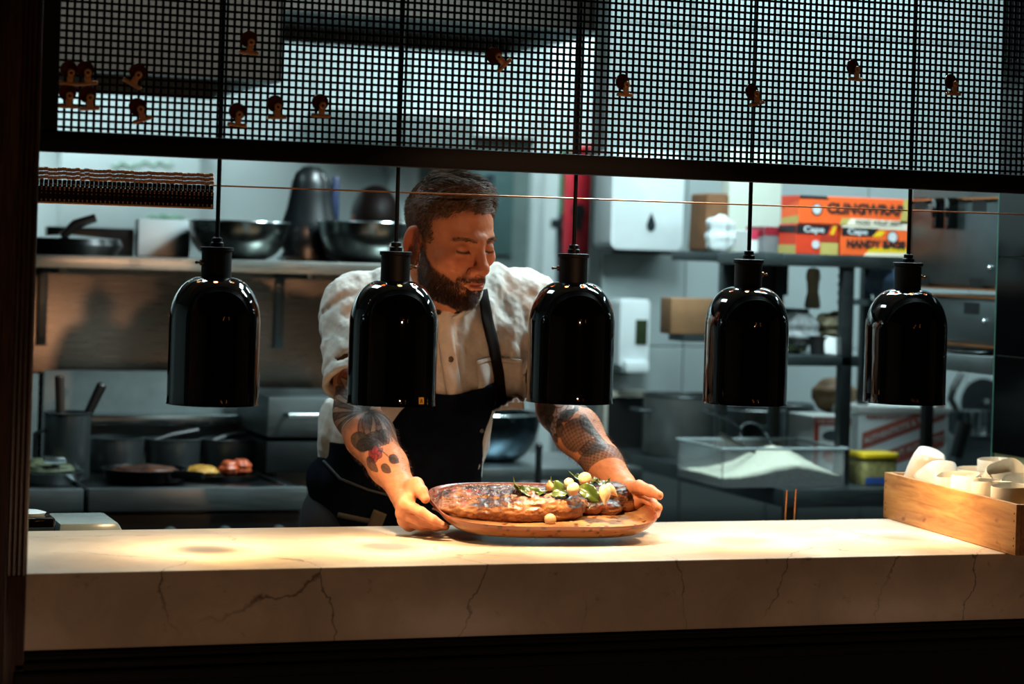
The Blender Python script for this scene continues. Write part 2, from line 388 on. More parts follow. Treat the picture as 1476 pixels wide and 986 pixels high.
# ------------------------------------------------------------------ heat lamps
LY = .25
lamp_px = [(306, 587), (564, 587), (820.5, 584), (1073, 586), (1303, 585)]
inner_m = brushed('copper_lamp_lining', '#d08a50', .35)
R = .0865; ZS = .155; HD = .086      # opening radius, straight wall, dome height
def shade_mesh():
    prof = [(R+.0012, 0), (R, .003)]
    for k in range(1, 9): prof.append((R, .003 + (ZS-.003)*k/8))
    for k in range(1, 17):
        a = PI/2*k/16; prof.append((.028 + (R-.028)*math.cos(a), ZS + HD*math.sin(a)))
    inn = [(max(r-.0022, .01), z-.0018 if z > ZS else z) for r, z in prof[::-1]]
    mb = MB().lathe(prof + inn, 96, close=True); me = mb.mesh('shade', smooth=40)
    o = link('tmp_shade', me); cut = MB()
    q = math.radians(66)
    for k in range(10):
        a = 2*PI*(k+.15)/10; n = Vector((math.cos(q)/(R-.028), 0, math.sin(q)/HD)).normalized()
        d = Vector((math.cos(a)*n.x, math.sin(a)*n.x, n.z)); rr = .028 + (R-.028)*math.cos(q)
        c = Vector((math.cos(a)*rr, math.sin(a)*rr, ZS + HD*math.sin(q)))
        cut.cyl(c - d*.012, c + d*.012, .0043, seg=14)
    co = cut.build('tmp_cut', None)
    md = o.modifiers.new('b', 'BOOLEAN'); md.object = co; md.operation = 'DIFFERENCE'; md.solver = 'EXACT'
    dg = bpy.context.evaluated_depsgraph_get(); dg.update()
    out = bpy.data.meshes.new_from_object(o.evaluated_get(dg)); out.name = 'shade'
    bpy.data.objects.remove(o); bpy.data.objects.remove(co)
    out.materials.clear(); out.materials.append(black_gloss); out.materials.append(inner_m)
    for p in out.polygons:
        c = p.center; n = p.normal
        rad = Vector((c.x, c.y, 0)); rad = rad.normalized() if rad.length > 1e-6 else rad
        inward = n.dot(rad) < -.02 if c.z < ZS else n.dot(Vector((c.x, c.y, (c.z-ZS)*.6))) < 0
        p.material_index = 1 if inward else 0
    return out
sm = shade_mesh()
bulb_m = emit('heat_bulb_glass', '#ffb060', 9.0)
top_z = CEIL_Z
lamp_lab = ['first from the left, in front of the stove saucepans', 'second from the left, yellow triangle sticker on its bottom rim', 'third from the left, above the charred steak piece', 'fourth from the left, yellow sticker on its right edge', 'last of the row, beside the crate of cups']
lamps = []
for i, (px, py) in enumerate(lamp_px):
    b = Py(px, py, LY - .05); b = Py(px, py - 3, LY)
    t = thing('heat_lamp', 'glossy black heat lamp, ' + lamp_lab[i], 'lamp', (b.x, LY, b.z + .002), group='row of black heat lamps')
    s = link('shade', sm, None, t); s.rotation_euler.z = .12*i
    MB().lathe([(0,.238),(.0285,.238),(.0285,.290),(.0315,.2915),(.0315,.2975),(.0285,.2985),(0,.2985)], 40).build('neck', black_matt, t)
    MB().lathe([(0,.298),(.0125,.298),(.0125,.306),(.010,.308),(.010,.315),(.0062,.317),(0,.317)], 20).build('collar_nut', black_matt, t)
    MB().cyl((0,0,.315), (0,0,top_z - b.z - .002), .0042, seg=12).build('rod', black_matt, t)
    a = [PI+.55, .35, PI-.0, .3, .3][i] - YAW
    d = Vector((math.cos(a), math.sin(a), 0))
    mb = MB().cyl(d*.028 + Vector((0,0,.268)), d*.033 + Vector((0,0,.268)), .0055, seg=12).cyl(d*.033 + Vector((0,0,.268)), d*.041 + Vector((0,0,.268)), .0018, seg=8)
    mb.ball(d*.041 + Vector((0,0,.268)), .003, 8, 6); mb.build('thumb_screw', plain('bronze_screw', '#7a5a3a', .3, 1.0), t)
    MB().ball((0,0,.074), (.038,.038,.04), 20, 12).cyl((0,0,.11),(0,0,.237),.018, seg=14).build('bulb', bulb_m, t)
    if i in (1, 3):
        a = {1: -1.15, 3: .30}[i] - .0; stx = MB(); n = 6
        vs = []; 
        for k in range(n+1):
            q = a + (k/n-.5)*.15
            vs += [((R+.0016)*math.cos(q), (R+.0016)*math.sin(q), .006), ((R+.0008)*math.cos(q), (R+.0008)*math.sin(q), .019)]
        stx.add(vs, [(2*k, 2*k+2, 2*k+3, 2*k+1) for k in range(n)])
        st = stx.build('sticker', plain('yellow_sticker', '#d9a133', .4), t); st['label'] = 'small yellow warning sticker'
        if i == 1:
            p = Vector(((R+.0022)*math.cos(a), (R+.0022)*math.sin(a), .0125)); M = Matrix.Translation(p) @ Matrix.Rotation(a + PI/2, 4, 'Z') @ Matrix.Rotation(PI/2, 4, 'X')
            mk = MB(); tri = [(-.0042,-.004),(.0042,-.004),(0,.0045)]; tin = [(-.0026,-.003),(.0026,-.003),(0,.0024)]
            mk.add([(x,y,0) for x,y in tri+tin], [(0,1,4,3),(1,2,5,4),(2,0,3,5)], M); mk.box(-.0005,.0005,-.0022,.0012,-.0001,.0003, M)
            mk.build('warning_mark', black_plastic, st)
    # the bulb's light: a reflector lamp, dimmer on its own axis, brightest on a ring around it
    l = bpy.data.lights.new('heat_lamp_light', 'SPOT'); l.energy = LAMP_W; l.color = (1.0, .68, .35); l.spot_size = math.radians(156); l.spot_blend = .2; l.shadow_soft_size = .012
    l.use_nodes = True; nt = l.node_tree; em = nt.nodes['Emission']
    tc = nt.nodes.new('ShaderNodeTexCoord'); sp = nt.nodes.new('ShaderNodeSeparateXYZ'); nt.links.new(tc.outputs['Normal'], sp.inputs[0])
    ab = nt.nodes.new('ShaderNodeMath'); ab.operation = 'ABSOLUTE'; nt.links.new(sp.outputs[2], ab.inputs[0])
    rp = nt.nodes.new('ShaderNodeValToRGB'); nt.links.new(ab.outputs[0], rp.inputs[0])
    st = [(.2, .22), (.60, .30), (.80, .50), (.90, .95), (.945, 1.38), (.978, .85), (.991, .22), (1.0, .12)]
    el = rp.color_ramp.elements
    while len(el) < len(st): el.new(.5)
    for e, (p_, c_) in zip(el, st): e.position = p_; e.color = (c_/1.4, c_/1.4, c_/1.4, 1)
    mu = nt.nodes.new('ShaderNodeMath'); mu.operation = 'MULTIPLY'; mu.inputs[1].default_value = 1.4
    nt.links.new(rp.outputs[0], mu.inputs[0]); nt.links.new(mu.outputs[0], em.inputs['Strength'])
    lo = bpy.data.objects.new('heat_lamp_light', l); COL.objects.link(lo); lo.location = (b.x, LY, b.z + .026)
    lamps.append(t)

# ------------------------------------------------------------------ black mesh screen above the opening
MY = .06
rl = Py(56, 221, MY); rr = Py(1476, 280, MY)
z_rail0 = Py(700, 246, MY).z; z_rail1 = Py(700, 217, MY).z
xm0 = Py(83, 120, MY).x; xm1 = XR
scr = thing('mesh_screen', 'black perforated metal screen in a black frame across the top of the pass', 'screen', (0, 0, 0))
MB().box(xl0-.03, xm1, MY-.018, MY+.018, z_rail0, z_rail1).build('bottom_rail', black_matt, scr, bevel=.003)
MB().box(xl0-.03, xm0, MY-.016, MY+.016, z_rail1, CEIL_Z-.02).build('stile', black_matt, scr, bevel=.003)
MB().box(xm0, xm1, MY-.016, MY+.016, CEIL_Z-.06, CEIL_Z-.02).build('top_rail', black_matt, scr, bevel=.003)
pitch = (Py(1000, 150, MY).x - xm0) / 94.0
mb = MB(); bw = pitch*.165
n = int((xm1 - xm0)/pitch) + 1
for k in range(n + 1):
    x = xm0 + k*pitch; mb.box(x-bw, x+bw, MY-.0015, MY+.0015, z_rail1-.004, CEIL_Z-.05)
z = z_rail1 + pitch*.55; 
while z < CEIL_Z - .06:
    mb.box(xm0, xm1, MY-.0012, MY+.0012, z-bw, z+bw); z += pitch
ms = mb.build('mesh', black_matt, scr, smooth=0); ms['kind'] = 'stuff'

# ------------------------------------------------------------------ copper bulldog clips on the screen
clip_col = plain('clip_copper', '#f2b27a', .36, .45); clip_dark = plain('aged_bronze', '#5a2c18', .32, .6)
def make_clip(name, label):
    t = thing(name, label, 'clip', group='copper bulldog clips on the mesh screen')
    MB().lathe([(0,-.0008),(.0135,-.0008),(.0155,-.0018),(.0158,0),(.0155,.0015),(.0135,.0012),(0,.0012)], 28, Matrix.Translation((0,0,.012)) @ Matrix.Rotation(PI/2, 4, 'X')).build('disc', clip_dark, t)
    m = MB(); m.lathe([(.0045+.0024*math.cos(q), .0024*math.sin(q)) for q in [2*PI*k/10 for k in range(10)]], 20, Matrix.Translation((.002,-.012,.006)) @ Matrix.Rotation(PI/2, 4, 'X'), close=True)
    m.build('ring', clip_col, t)
    MB().box(-.0045,.0065,-.013,-.008,-.012,.001).build('stem', clip_col, t, bevel=.001)
    MB().box(-.0175,.0175,-.014,-.004,-.0165,-.0115).cyl((-.0175,-.009,-.012),(.0175,-.009,-.012),.0028, seg=10).build('jaw', clip_col, t, bevel=.0008, seg=1)
    return t
clips = [(99,110,2,'top left of the cluster of four at the frame'), (124,110,-8,'top right of the cluster of four at the frame'), (97,143,0,'bottom left of the cluster of four at the frame'),
 (127,146,-5,'bottom right of the cluster of four at the frame'), (194,112,27,'tilted down to the right, just right of the cluster of four'), (201,163,-20,'tilted up to the right, under the other tilted clip'),
 (358,66,3,'highest on the left half of the screen'), (341,170,4,'low on the screen, first of three beside the first lamp rod'), (397,159,-2,'low on the screen, middle of three beside the first lamp rod'),
 (461,157,1,'low on the screen, last of three right of the first lamp rod'), (718,87,-45,'tilted steeply, between second and third lamp rods'), (897,127,0,'level, right of the third lamp rod'),
 (1085,140,-14,'hanging in front of the fourth lamp rod'), (1229,105,0,'high between the fourth and fifth lamp rods'), (1370,126,0,'nearest the right end of the screen')]
for k, (px, py, rot, lab) in enumerate(clips):
    if k == 0: c0 = make_clip('bulldog_clip', 'x'); c = c0
    else: c = copy_tree(c0)
    c['label'] = 'copper bulldog clip, ' + lab
    p = Py(px, py, MY - .004); c.location = p; c.rotation_euler = (0, math.radians(rot), .25 if px > 800 else 0)

# ------------------------------------------------------------------ copper wire and gathered link band behind the lamp rods
WY = .275
w0 = Py(306, 267.5, WY); w1 = Py(1476, 310, WY); z_w = w0.z
wire = MB(); pts = [Vector((w0.x + (XR+.02-w0.x)*k/12, WY, Py(306 + (1440-306)*k/12, 267.5 + 40*k/12, WY).z)) for k in range(13)]
wire.tube(pts, .0016, 8); o = wire.build('copper_wire', copper)
tag(o, 'thin copper wire stretched across the pass behind the lamp rods', 'wire')
band = thing('link_band', 'gathered band of copper plates and dark links hanging left of the first lamp rod', 'chain band', (0, 0, 0))
bx0 = Py(50, 262, WY).x; bx1 = Py(308, 270, WY).x; nseg = 40; sw = (bx1-bx0)/nseg
zt = Py(180, 245, WY).z; zb = Py(180, 296, WY).z; zt2 = Py(180, 262.5, WY).z
dark_link = plain('dark_bronze_link', '#1a0e08', .4, .6)
pl = MB()
for j in range(3): 
    z0 = zt2 + (zt-zt2)*j/3; pl.box(-sw*.46, sw*.46, -.006+.004*j, .012+.004*j, z0+.0006, z0 + (zt-zt2)/3-.0006)
pl_me = pl.mesh('plate', .0008, 1)
lk = MB().box(-sw*.49, sw*.49, 0, .012, zb+.002, zt2-.012).box(-sw*.40, sw*.40, 0, .012, zt2-.012, zt2); lk_me = lk.mesh('link', .001, 1)
bd = MB()
for z0, r0 in ((.80,.0011),(.66,.0014),(.57,.0012),(.42,.0009),(.14,.0012),(.09,.001)): bd.ball((0, -.0005, zb + (zt2-zb)*z0), (r0*1.3, r0, r0), 8, 5)
bd_me = bd.mesh('rivet')
for k in range(nseg):
    x = bx0 + sw*(k+.5); dz = random.uniform(-.0012, .0012)
    p_ = link('plate', pl_me, clip_col if k == 0 else None, band, (x, WY, dz + (Py(50+258*k/nseg, 245, WY).z - Py(180, 245, WY).z)*0))
    l_ = link('link', lk_me, dark_link if k == 0 else None, band, (x, WY-.004, 0)); link('rivet', bd_me, clip_col if k == 0 else None, l_, (0, 0, 0))
MB().box(bx0, bx1, WY-.007, WY+.012, zb-.0015, zb+.002).build('bottom_bar', clip_col, band, bevel=.0006, seg=1)

# ------------------------------------------------------------------ wooden crate of cups on the right end
ca = Pz(1273, 746, ZT); cb = Pz(1463, 802, ZT)
dirv = (cb - ca); L = dirv.length; ang = math.atan2(dirv.y, dirv.x)
HB = .104; WBX = .30
wd = NT('golden_crate_wood'); _v = wd.coord((1.2, 14, 10)); _n = wd.noise(_v, 6, 6, .6, .8); _f = wd.noise(wd.coord((3, 90, 60)), 4, 3)
_c = wd.ramp(_n.outputs[0], [(.25, lin('#7a4a22')), (.5, lin('#a8723c')), (.75, lin('#bd8a4e'))])
_k = wd.ramp(wd.noise(wd.coord((5, 8, 9)), 3, 2).outputs[0], [(.66, (0,0,0)), (.74, (.8,.8,.8))])
wd.set(color=wd.mix(_k, _c, lin('#6a3216')), rough=.55); wd.bump(_f.outputs[0], .0008, .5); wood_m = wd.m
def crate_at(name, label):
    # local x runs along the long side from the far corner towards the guest, local y to the right wall
    t = thing(name, label, 'crate', (ca.x, ca.y, ZT), (0, 0, ang))
    T = .012
    MB().box(0, L, 0, T, .001, HB).build('side_board', wood_m, t, bevel=.0015)
    MB().box(0, L, WBX-T, WBX, .001, HB).build('side_board', wood_m, t, bevel=.0015)
    MB().box(T*0, T, T, WBX-T, .001, HB).build('end_board', wood_m, t, bevel=.0015)
    MB().box(L-T, L, T, WBX-T, .001, HB).build('end_board', wood_m, t, bevel=.0015)
    MB().box(T, L-T, T, WBX-T, .002, .012).build('base_board', wood_m, t)
    nm = MB()
    for x in (.010, L-.008):
        for z in (.02, .035, .07, .085): nm.cyl((x, -.0006, z), (x, .002, z), .0018, seg=8)
    nl = nm.build('nail', plain('dark_nail', '#2a1a10', .5, .6), t); nl['kind'] = 'stuff'
    return t
# local y must point to +x of the room: mirror check
crate = crate_at('wooden_crate', 'long golden wooden crate holding white cups, at the right end of the marble counter')
if (Matrix.Rotation(ang, 3, 'Z') @ Vector((0, 1, 0))).x < 0: print('CRATE FLIP')

cup_m = NT('white_glazed_ceramic'); _n = cup_m.noise(cup_m.coord(), 30, 3); cup_m.set(color=cup_m.ramp(_n.outputs[0], [(.3, lin('#cfc6b6')), (.7, lin('#ddd5c6'))]), rough=.28); cup_m.bump(_n.outputs[0], .0006, .3); cup_m = cup_m.m
def cup_mesh(r, h, sq, seedv):
    rnd = random.Random(seedv); ph = rnd.uniform(0, 6.28); me_ = []
    prof = [(0, .0), (.62, .0), (.80, .04), (.93, .25), (1.0, .6), (1.0, .97), (.975, 1.0), (.94, .97), (.92, .6), (.85, .25), (.70, .09), (0, .07)]
    seg = 40; vs, fs = [], []
    for q, (rr, zz) in enumerate(prof):
        for k in range(seg):
            a = 2*PI*k/seg; e = (abs(math.cos(a))**sq + abs(math.sin(a))**sq)**(-1/sq)
            wv = 1 + .035*math.sin(2*a + ph) * zz + .02*math.sin(3*a + ph*2)*zz
            vs.append((rr*r*e*wv*math.cos(a), rr*r*e*wv*math.sin(a), zz*h*(1 + .025*math.sin(a+ph))))
    for q in range(len(prof)-1):
        for k in range(seg): fs.append((q*seg+k, q*seg+(k+1)%seg, (q+1)*seg+(k+1)%seg, (q+1)*seg+k))
    return MB().add(vs, fs).mesh('cup', smooth=50)
cup_mes = [cup_mesh(.042, .074, 3.2, 1), cup_mesh(.040, .068, 2.2, 2), cup_mesh(.044, .062, 4, 3), cup_mesh(.040, .07, 2.6, 4)]
for me_ in cup_mes: me_.materials.append(cup_m)
# px, py of the cup's middle, height of its base over the crate floor, tilt, label
CR = Matrix.Translation((ca.x, ca.y, ZT)) @ Matrix.Rotation(ang, 4, 'Z')
_n = Vector((-dirv.y, dirv.x, 0)).normalized(); _u = dirv.normalized()
def crate_pt(px, py, v):                      # the point of the crate's plane at distance v behind its front board that shows at a pixel
    r = ray(px, py); return CAM + r * ((v - (CAM - ca).dot(_n)) / r.dot(_n))
cups = [ # pixel of the mouth's middle, v, tilt along u, tilt along v, mesh, spin, height (None: stands on the base), label
 (1326,699,.050, -2.75, .15, 1, .4, .085, 'white cup lying mouth down on its side at the far corner of the crate'),
 (1348,678,.060, -.62, .0, 0, .2, .075, 'white cup leaning with its mouth up, next to the far cup'),
 (1381,684,.055, .08, .05, 2, .9, None, 'squarish white cup upright against the front board beside the leaning cup'),
 (1408,688,.058, .0, -.10, 2, .3, None, 'squarish white cup with rounded mouth in the middle of the front board'),
 (1430,694,.052, .0, .0, 3, .0, None, 'white cup with a folded lip near the guest end of the crate'),
 (1458,700,.054, .0, .0, 1, .0, None, 'white cup nearest the guest corner of the crate'),
 (1405,675,.150, .05, .0, 3, 1.2, .080, 'white cup with a level mouth in the second row, behind the middle cups'),
 (1426,682,.135, -.06, .05, 0, .6, None, 'white cup in the middle of the pile behind the folded lip cup'),
 (1456,684,.150, .75, .2, 2, .3, .075, 'white cup tipped over in the second row beside the round top cup'),
 (1436,662,.205, .02, .0, 1, .0, .075, 'round white cup sitting highest at the back of the pile'),
 (1464,673,.230, .0, .0, 3, .5, .075, 'white cup at the back of the pile beside the tiles'),
 (1472,693,.125, .3, .1, 1, .3, .075, 'white cup half seen behind the guest corner cup')]
for k, (px, py, v, tu, tv, mi, spin, hh, lab) in enumerate(cups):
    p = crate_pt(px, py, v); Mr = Matrix.Rotation(ang, 4, 'Z') @ Matrix.Rotation(tu, 4, 'Y') @ Matrix.Rotation(tv, 4, 'X') @ Matrix.Rotation(spin, 4, 'Z')
    base = (.074, .068, .062, .070)[mi]; h = hh if hh else max(p.z - ZT - .014, .05); sc = h / base
    o = link('cup', cup_mes[mi]); o.matrix_world = Matrix.Translation(p - (Mr @ Vector((0, 0, h)))) @ Mr @ Matrix.Diagonal((1, 1, sc, 1))
    tag(o, lab, 'cup', 'white cups in the wooden crate')
# ================================================================== the kitchen behind the pass
def wrect(px0, py0, px1, py1, y):
    mx, my = (px0+px1)/2, (py0+py1)/2
    return Py(px0, my, y).x, Py(px1, my, y).x, Py(mx, py1, y).z, Py(mx, py0, y).z      # x0 x1 z0 z1

# ---- cook line: two stove units, back guard, steel splash wall, shelf over it
STZ = .90; SY0 = 1.71; SY1 = 2.42
panel_grey = brushed('satin_grey_steel', '#7d8687', .42)
hot_plate = plain('black_hot_plate', '#0c0d0e', .3, .3)
xa = Pz(123, 706, STZ).x; xb = Pz(447, 706, STZ).x; xc = -1.75
def stove(name, label, x0, x1):
    t = thing(name, label, 'stove', ((x0+x1)/2, SY0, 0)); w = (x1-x0)/2
    MB().box(-w, w, .06, SY1-SY0, .10, STZ-.06).build('body', steel_dark, t, bevel=.004)
    MB().box(-w+.02, w-.02, .10, SY1-SY0-.05, 0, .10).build('plinth', black_plastic, t)
    MB().box(-w, w, 0, .035, STZ-.055, STZ+.004).build('front_rail', panel_grey, t, bevel=.004)
    MB().box(-w, w, .035, SY1-SY0, STZ-.06, STZ-.004).build('hob_plate', hot_plate, t, bevel=.002)
    MB().box(-w+.01, w-.01, .02, .06, STZ-.17, STZ-.065).build('control_panel', black_plastic, t, bevel=.003)
    MB().box(-w+.03, w-.03, .03, .06, .16, STZ-.19).build('oven_door', steel_dark, t, bevel=.004)
    k = int(w*2/.12)
    for i in range(k):
        x = -w + w*2*(i+.5)/k
        MB().lathe([(0,0),(.018,0),(.020,.004),(.016,.022),(0,.024)], 18, Matrix.Translation((x, .02, STZ-.115)) @ Matrix.Rotation(PI/2, 4, 'X')).box(x-.002, x+.002, -.008, .0, STZ-.13, STZ-.10).build('control_knob', plain('grey_knob', '#4a4f50', .4), t)
    return t
st1 = stove('stove', 'steel fronted hot plate stove carrying the saucepans, behind the first lamp', xa+.006, xb)
st2 = stove('stove', 'steel fronted stove unit at the left frame, left of the saucepans', xc, xa-.006)
# steel divider strips on the hob plates
for (x, t_) in ((xa, st1), (xb-.05, st1)):
    MB().box(x-.003, x+.003, SY0+.04, SY1-.02, STZ-.004, STZ+.006).build('divider', steel_bright, t_, loc=(-t_.location.x, -SY0, 0))
# back guard panels
x0, x1, z0, z1 = wrect(61, 535, 372, 655, SY1); x2 = Py(58, 560, SY1).x
MB().box(x0, x1, SY1, SY1+.02, STZ-.02, z1).build('back_guard', plain('pale_steel_guard', '#8e9999', .35, .35), bevel=.006)
tag(bpy.data.objects['back_guard'], 'pale steel back guard panel standing behind the saucepans', 'splash panel')
MB().box(-1.8, x2-.004, SY1, SY1+.02, STZ-.02, z1-.01).build('back_guard', plain('pale_steel_guard', '#8e9999', .35, .35), bevel=.006)
tag(bpy.data.objects['back_guard.001'], 'narrow pale steel back guard panel at the black left jamb', 'splash panel')
xs0, xs1, zs0, zs1 = wrect(128, 597, 352, 612, 2.36)
MB().box(xs0, xs1, 2.33, SY1, zs0, zs1).build('pan_ledge', steel_bright, bevel=.004)
tag(bpy.data.objects['pan_ledge'], 'bright steel ledge on the back guard just above the saucepans', 'ledge')
# splash wall and shelf
SW = 2.60; zsh = Py(250, 372, 2.2).z; xe = Py(545, 400, SW).x + .25
splash_m = brushed('warm_brushed_splash', '#7d756d', .28, 'x', .12)
sp = thing('splash_wall', 'brushed steel splash wall behind the stove with a shelf bracket on it', 'panel', (0, SW, 0))
x = -1.9
while x < xe-.05:
    x1 = min(x+.9, xe); MB().box(x+.001, x1-.001, 0, .03, STZ-.1, zsh-.02).build('panel', splash_m, sp, bevel=.002); x = x1
MB().box(-1.9, xe, .0, .03, .0, STZ-.1).build('base', steel_dark, sp)
sh = thing('steel_shelf', 'long steel shelf over the stove carrying the mixing bowls', 'shelf', (0, SW, 0))
shm = brushed('shelf_steel', '#a7a9a3', .32)
MB().box(-1.9, xe, -.40, .03, zsh-.004, zsh).build('shelf_plate', shm, sh)
MB().box(-1.9, xe, -.404, -.398, zsh-.035, zsh).build('front_lip', shm, sh, bevel=.002)
for px in (401, 60, 700):
    bx = Py(px, 440, SW).x
    MB().box(bx-.014, bx+.014, -.018, 0, Py(400, 502, SW).z, zsh-.03).box(bx-.012, bx+.012, -.38, 0, zsh-.05, zsh-.03).cyl((bx,-.02,Py(400, 490, SW).z),(bx,-.012,Py(400, 490, SW).z),.006,seg=10).build('bracket', steel_dark, sh, bevel=.002)

# ---- things on the stove
def saucepan(name, label, p, r, h, ha, grp=None):
    t = thing(name, label, 'saucepan', p, (0, 0, 0), grp)
    MB().lathe([(0,0),(r*.96,0),(r,.006),(r,h),(r+.003,h+.002),(r-.002,h+.003),(r-.003,.008),(0,.006)], 40).build('pan_body', plain('dark_pan_steel', '#5b6162', .30, .75), t)
    d = Vector((math.cos(ha), math.sin(ha), 0)); z = h*.72
    MB().tube([d*r*.98+Vector((0,0,z)), d*(r+.03)+Vector((0,0,z+.012)), d*(r+.09)+Vector((0,0,z+.028)), d*(r+.17)+Vector((0,0,z+.040))], [.009,.007,.009,.008], 10).build('handle', black_plastic, t)
    MB().ball(d*(r+.002)+Vector((0,0,z)), (.018,.018,.014), 12, 8).build('handle_mount', steel_bright, t)
    return t
for px, py, r, h, ha, lab in ((167, 655, .077, .092, .25, 'first of three in the row, nearest the utensil pot'), (249, 652, .076, .088, .25, 'middle one of three in the row'), (330, 653, .076, .088, .8, 'last of three in the row, handle towards the grill')):
    p = Py(px, py, 2.22); p.z = STZ-.004; saucepan('saucepan', 'dark steel saucepan on the stove, ' + lab, p, r, h, ha, 'saucepans in a row on the stove')
def steakpan(px, py, y, r, label):
    p = Py(px, py, y); p.z = STZ-.004; t = thing('frying_pan', label, 'frying pan', p)
    MB().lathe([(0,0),(r*.82,0),(r*.9,.006),(r,.036),(r+.004,.038),(r-.004,.038),(r*.86,.008),(0,.006)], 40).build('pan_body', plain('black_iron_pan', '#0d0c0b', .3, .5), t)
    return t, p
t, p = steakpan(209, 686, 1.93, .112, 'black iron frying pan with a seared steak, on the front of the stove')
d = Vector((.55, -.83, 0)); MB().tube([d*.108+Vector((0,0,.030)), d*.20+Vector((0,0,.034)), d*.215+Vector((0,0,.034))], [.011,.010,.008], 10).build('handle', plain('black_iron_pan', '#0d0c0b', .3, .5), t)
def lump(name, loc, r, mat, label=None, cat=None, grp=None, seed=1, amp=.18, parent=None):
    rnd = random.Random(seed); bm = bmesh.new(); bmesh.ops.create_icosphere(bm, subdivisions=4, radius=1)
    ph = [rnd.uniform(0, 6) for _ in range(9)]
    for v in bm.verts:
        c = v.co; n = sum(math.sin((2.1+i)*c[i % 3]*1.5 + ph[i]) for i in range(6))/6
        v.co = Vector((c.x*r[0], c.y*r[1], c.z*r[2])) * (1 + amp*n)
    for f in bm.faces: f.smooth = True
    me = bpy.data.meshes.new(name); bm.to_mesh(me); bm.free()
    o = link(name, me, mat, parent, loc)
    if cat: tag(o, label, cat, grp)
    return o
sear = NT('seared_meat'); _n = sear.noise(sear.coord(), 45, 5, .65); sear.set(color=sear.ramp(_n.outputs[0], [(.3, lin('#150805')), (.5, lin('#351a0e')), (.72, lin('#6b3d22'))]), rough=.35); sear.bump(_n.outputs[0], .003, .5); sear = sear.m
lump('pan_steak', p + Vector((0, 0, .032)), (.085, .075, .013), sear, 'brown seared steak lying in the iron pan on the stove', 'steak', seed=4)
# second flat pan with golden food
t2 = thing('griddle_dish', 'flat black cast iron dish with golden food on the stove', 'dish', Py(314, 684, 1.99)); t2.location.z = STZ-.004
MB().lathe([(0,0),(.10,0),(.108,.012),(.111,.016),(.104,.016),(.098,.008),(0,.006)], 36, Matrix.Diagonal((1.1,.8,1,1))).build('dish_body', plain('black_iron_pan', '#0d0c0b', .3, .5), t2)
gold = NT('golden_gratin'); _n = gold.noise(gold.coord(), 60, 5); gold.set(color=gold.ramp(_n.outputs[0], [(.3, lin('#6e4314')), (.55, lin('#b8842f')), (.75, lin('#d9b45a'))]), rough=.5); gold.bump(_n.outputs[0], .003, .6); gold = gold.m
red_food = plain('roast_pepper', '#b4502c', .35, 0, .25, 60)
g0 = t2.location
lump('gratin', g0 + Vector((-.045, 0, .022)), (.05, .05, .016), gold, 'golden crumbed gratin on the black dish', 'food', seed=8, amp=.3)
lump('roast_piece', g0 + Vector((.025, -.015, .030)), (.027, .028, .022), red_food, 'orange roast piece in the middle of the black dish', 'food', 'roast pieces on the dish', 3, .3)
lump('roast_piece', g0 + Vector((.066, .0, .032)), (.024, .028, .024), red_food, 'orange roast piece at the end of the black dish by the grill', 'food', 'roast pieces on the dish', 5, .3)
# utensil pot
p = Py(95, 668, 2.03); p.z = STZ-.004; t = thing('utensil_pot', 'dark steel cylinder pot holding utensils at the left of the stove', 'pot', p)
MB().lathe([(0,0),(.060,0),(.062,.004),(.062,.172),(.066,.176),(.060,.178),(.059,.006),(0,.005)], 40).build('pot_body', plain('dark_pan_steel', '#5b6162', .30, .75), t)
MB().tube([(-.062,-.01,.13),(-.085,-.012,.12),(-.085,-.012,.06),(-.062,-.01,.05)], .006, 8).build('handle', steel_dark, t)
wspoon = MB().tube([(0,0,0),(0,0,.26)], [.010,.013], 12).ball((0,0,.26),(.013,.013,.006),12,6); o = wspoon.build('wooden_spoon', plain('dark_beech', '#2e1c10', .6)); tag(o, 'brown wooden utensil handle standing in the steel pot', 'spoon')
o.location = p + Vector((-.012, -.01, .01)); o.rotation_euler = (0, -.05, 0)
o = MB().tube([(0,0,0),(0,0,.26)], [.008,.014], 12).ball((0,0,.26),(.014,.014,.010),12,6).build('spatula_handle', black_plastic); tag(o, 'black plastic utensil handle leaning out of the steel pot', 'spatula')
o.location = p + Vector((-.02, -.01, .01)); o.rotation_euler = (0, .42, 0)
# left stove: foil dish with shine
p = Py(66, 690, 1.95); p.z = STZ-.004; t = thing('steel_dish', 'shallow steel dish with green herbs and foil at the left stove end', 'dish', p)
MB().lathe([(0,0),(.085,0),(.095,.028),(.099,.030),(.092,.030),(.082,.005),(0,.004)], 36).build('dish_body', steel, t)
lump('herb_heap', p + Vector((0, 0, .033)), (.07, .06, .026), plain('dark_green_herbs', '#4c5238', .6, 0, .5, 70), 'dark green herb heap in the shallow steel dish', 'herbs', seed=9, amp=.35)
o = MB().box(-.030,.030,-.012,.012,0,.012).build('foil_pack', steel_bright, bevel=.005); o.location = p + Vector((.012, -.05, .058)); o.rotation_euler = (.5, .1, .2); tag(o, 'small shiny foil pack lying on the herb heap', 'foil')
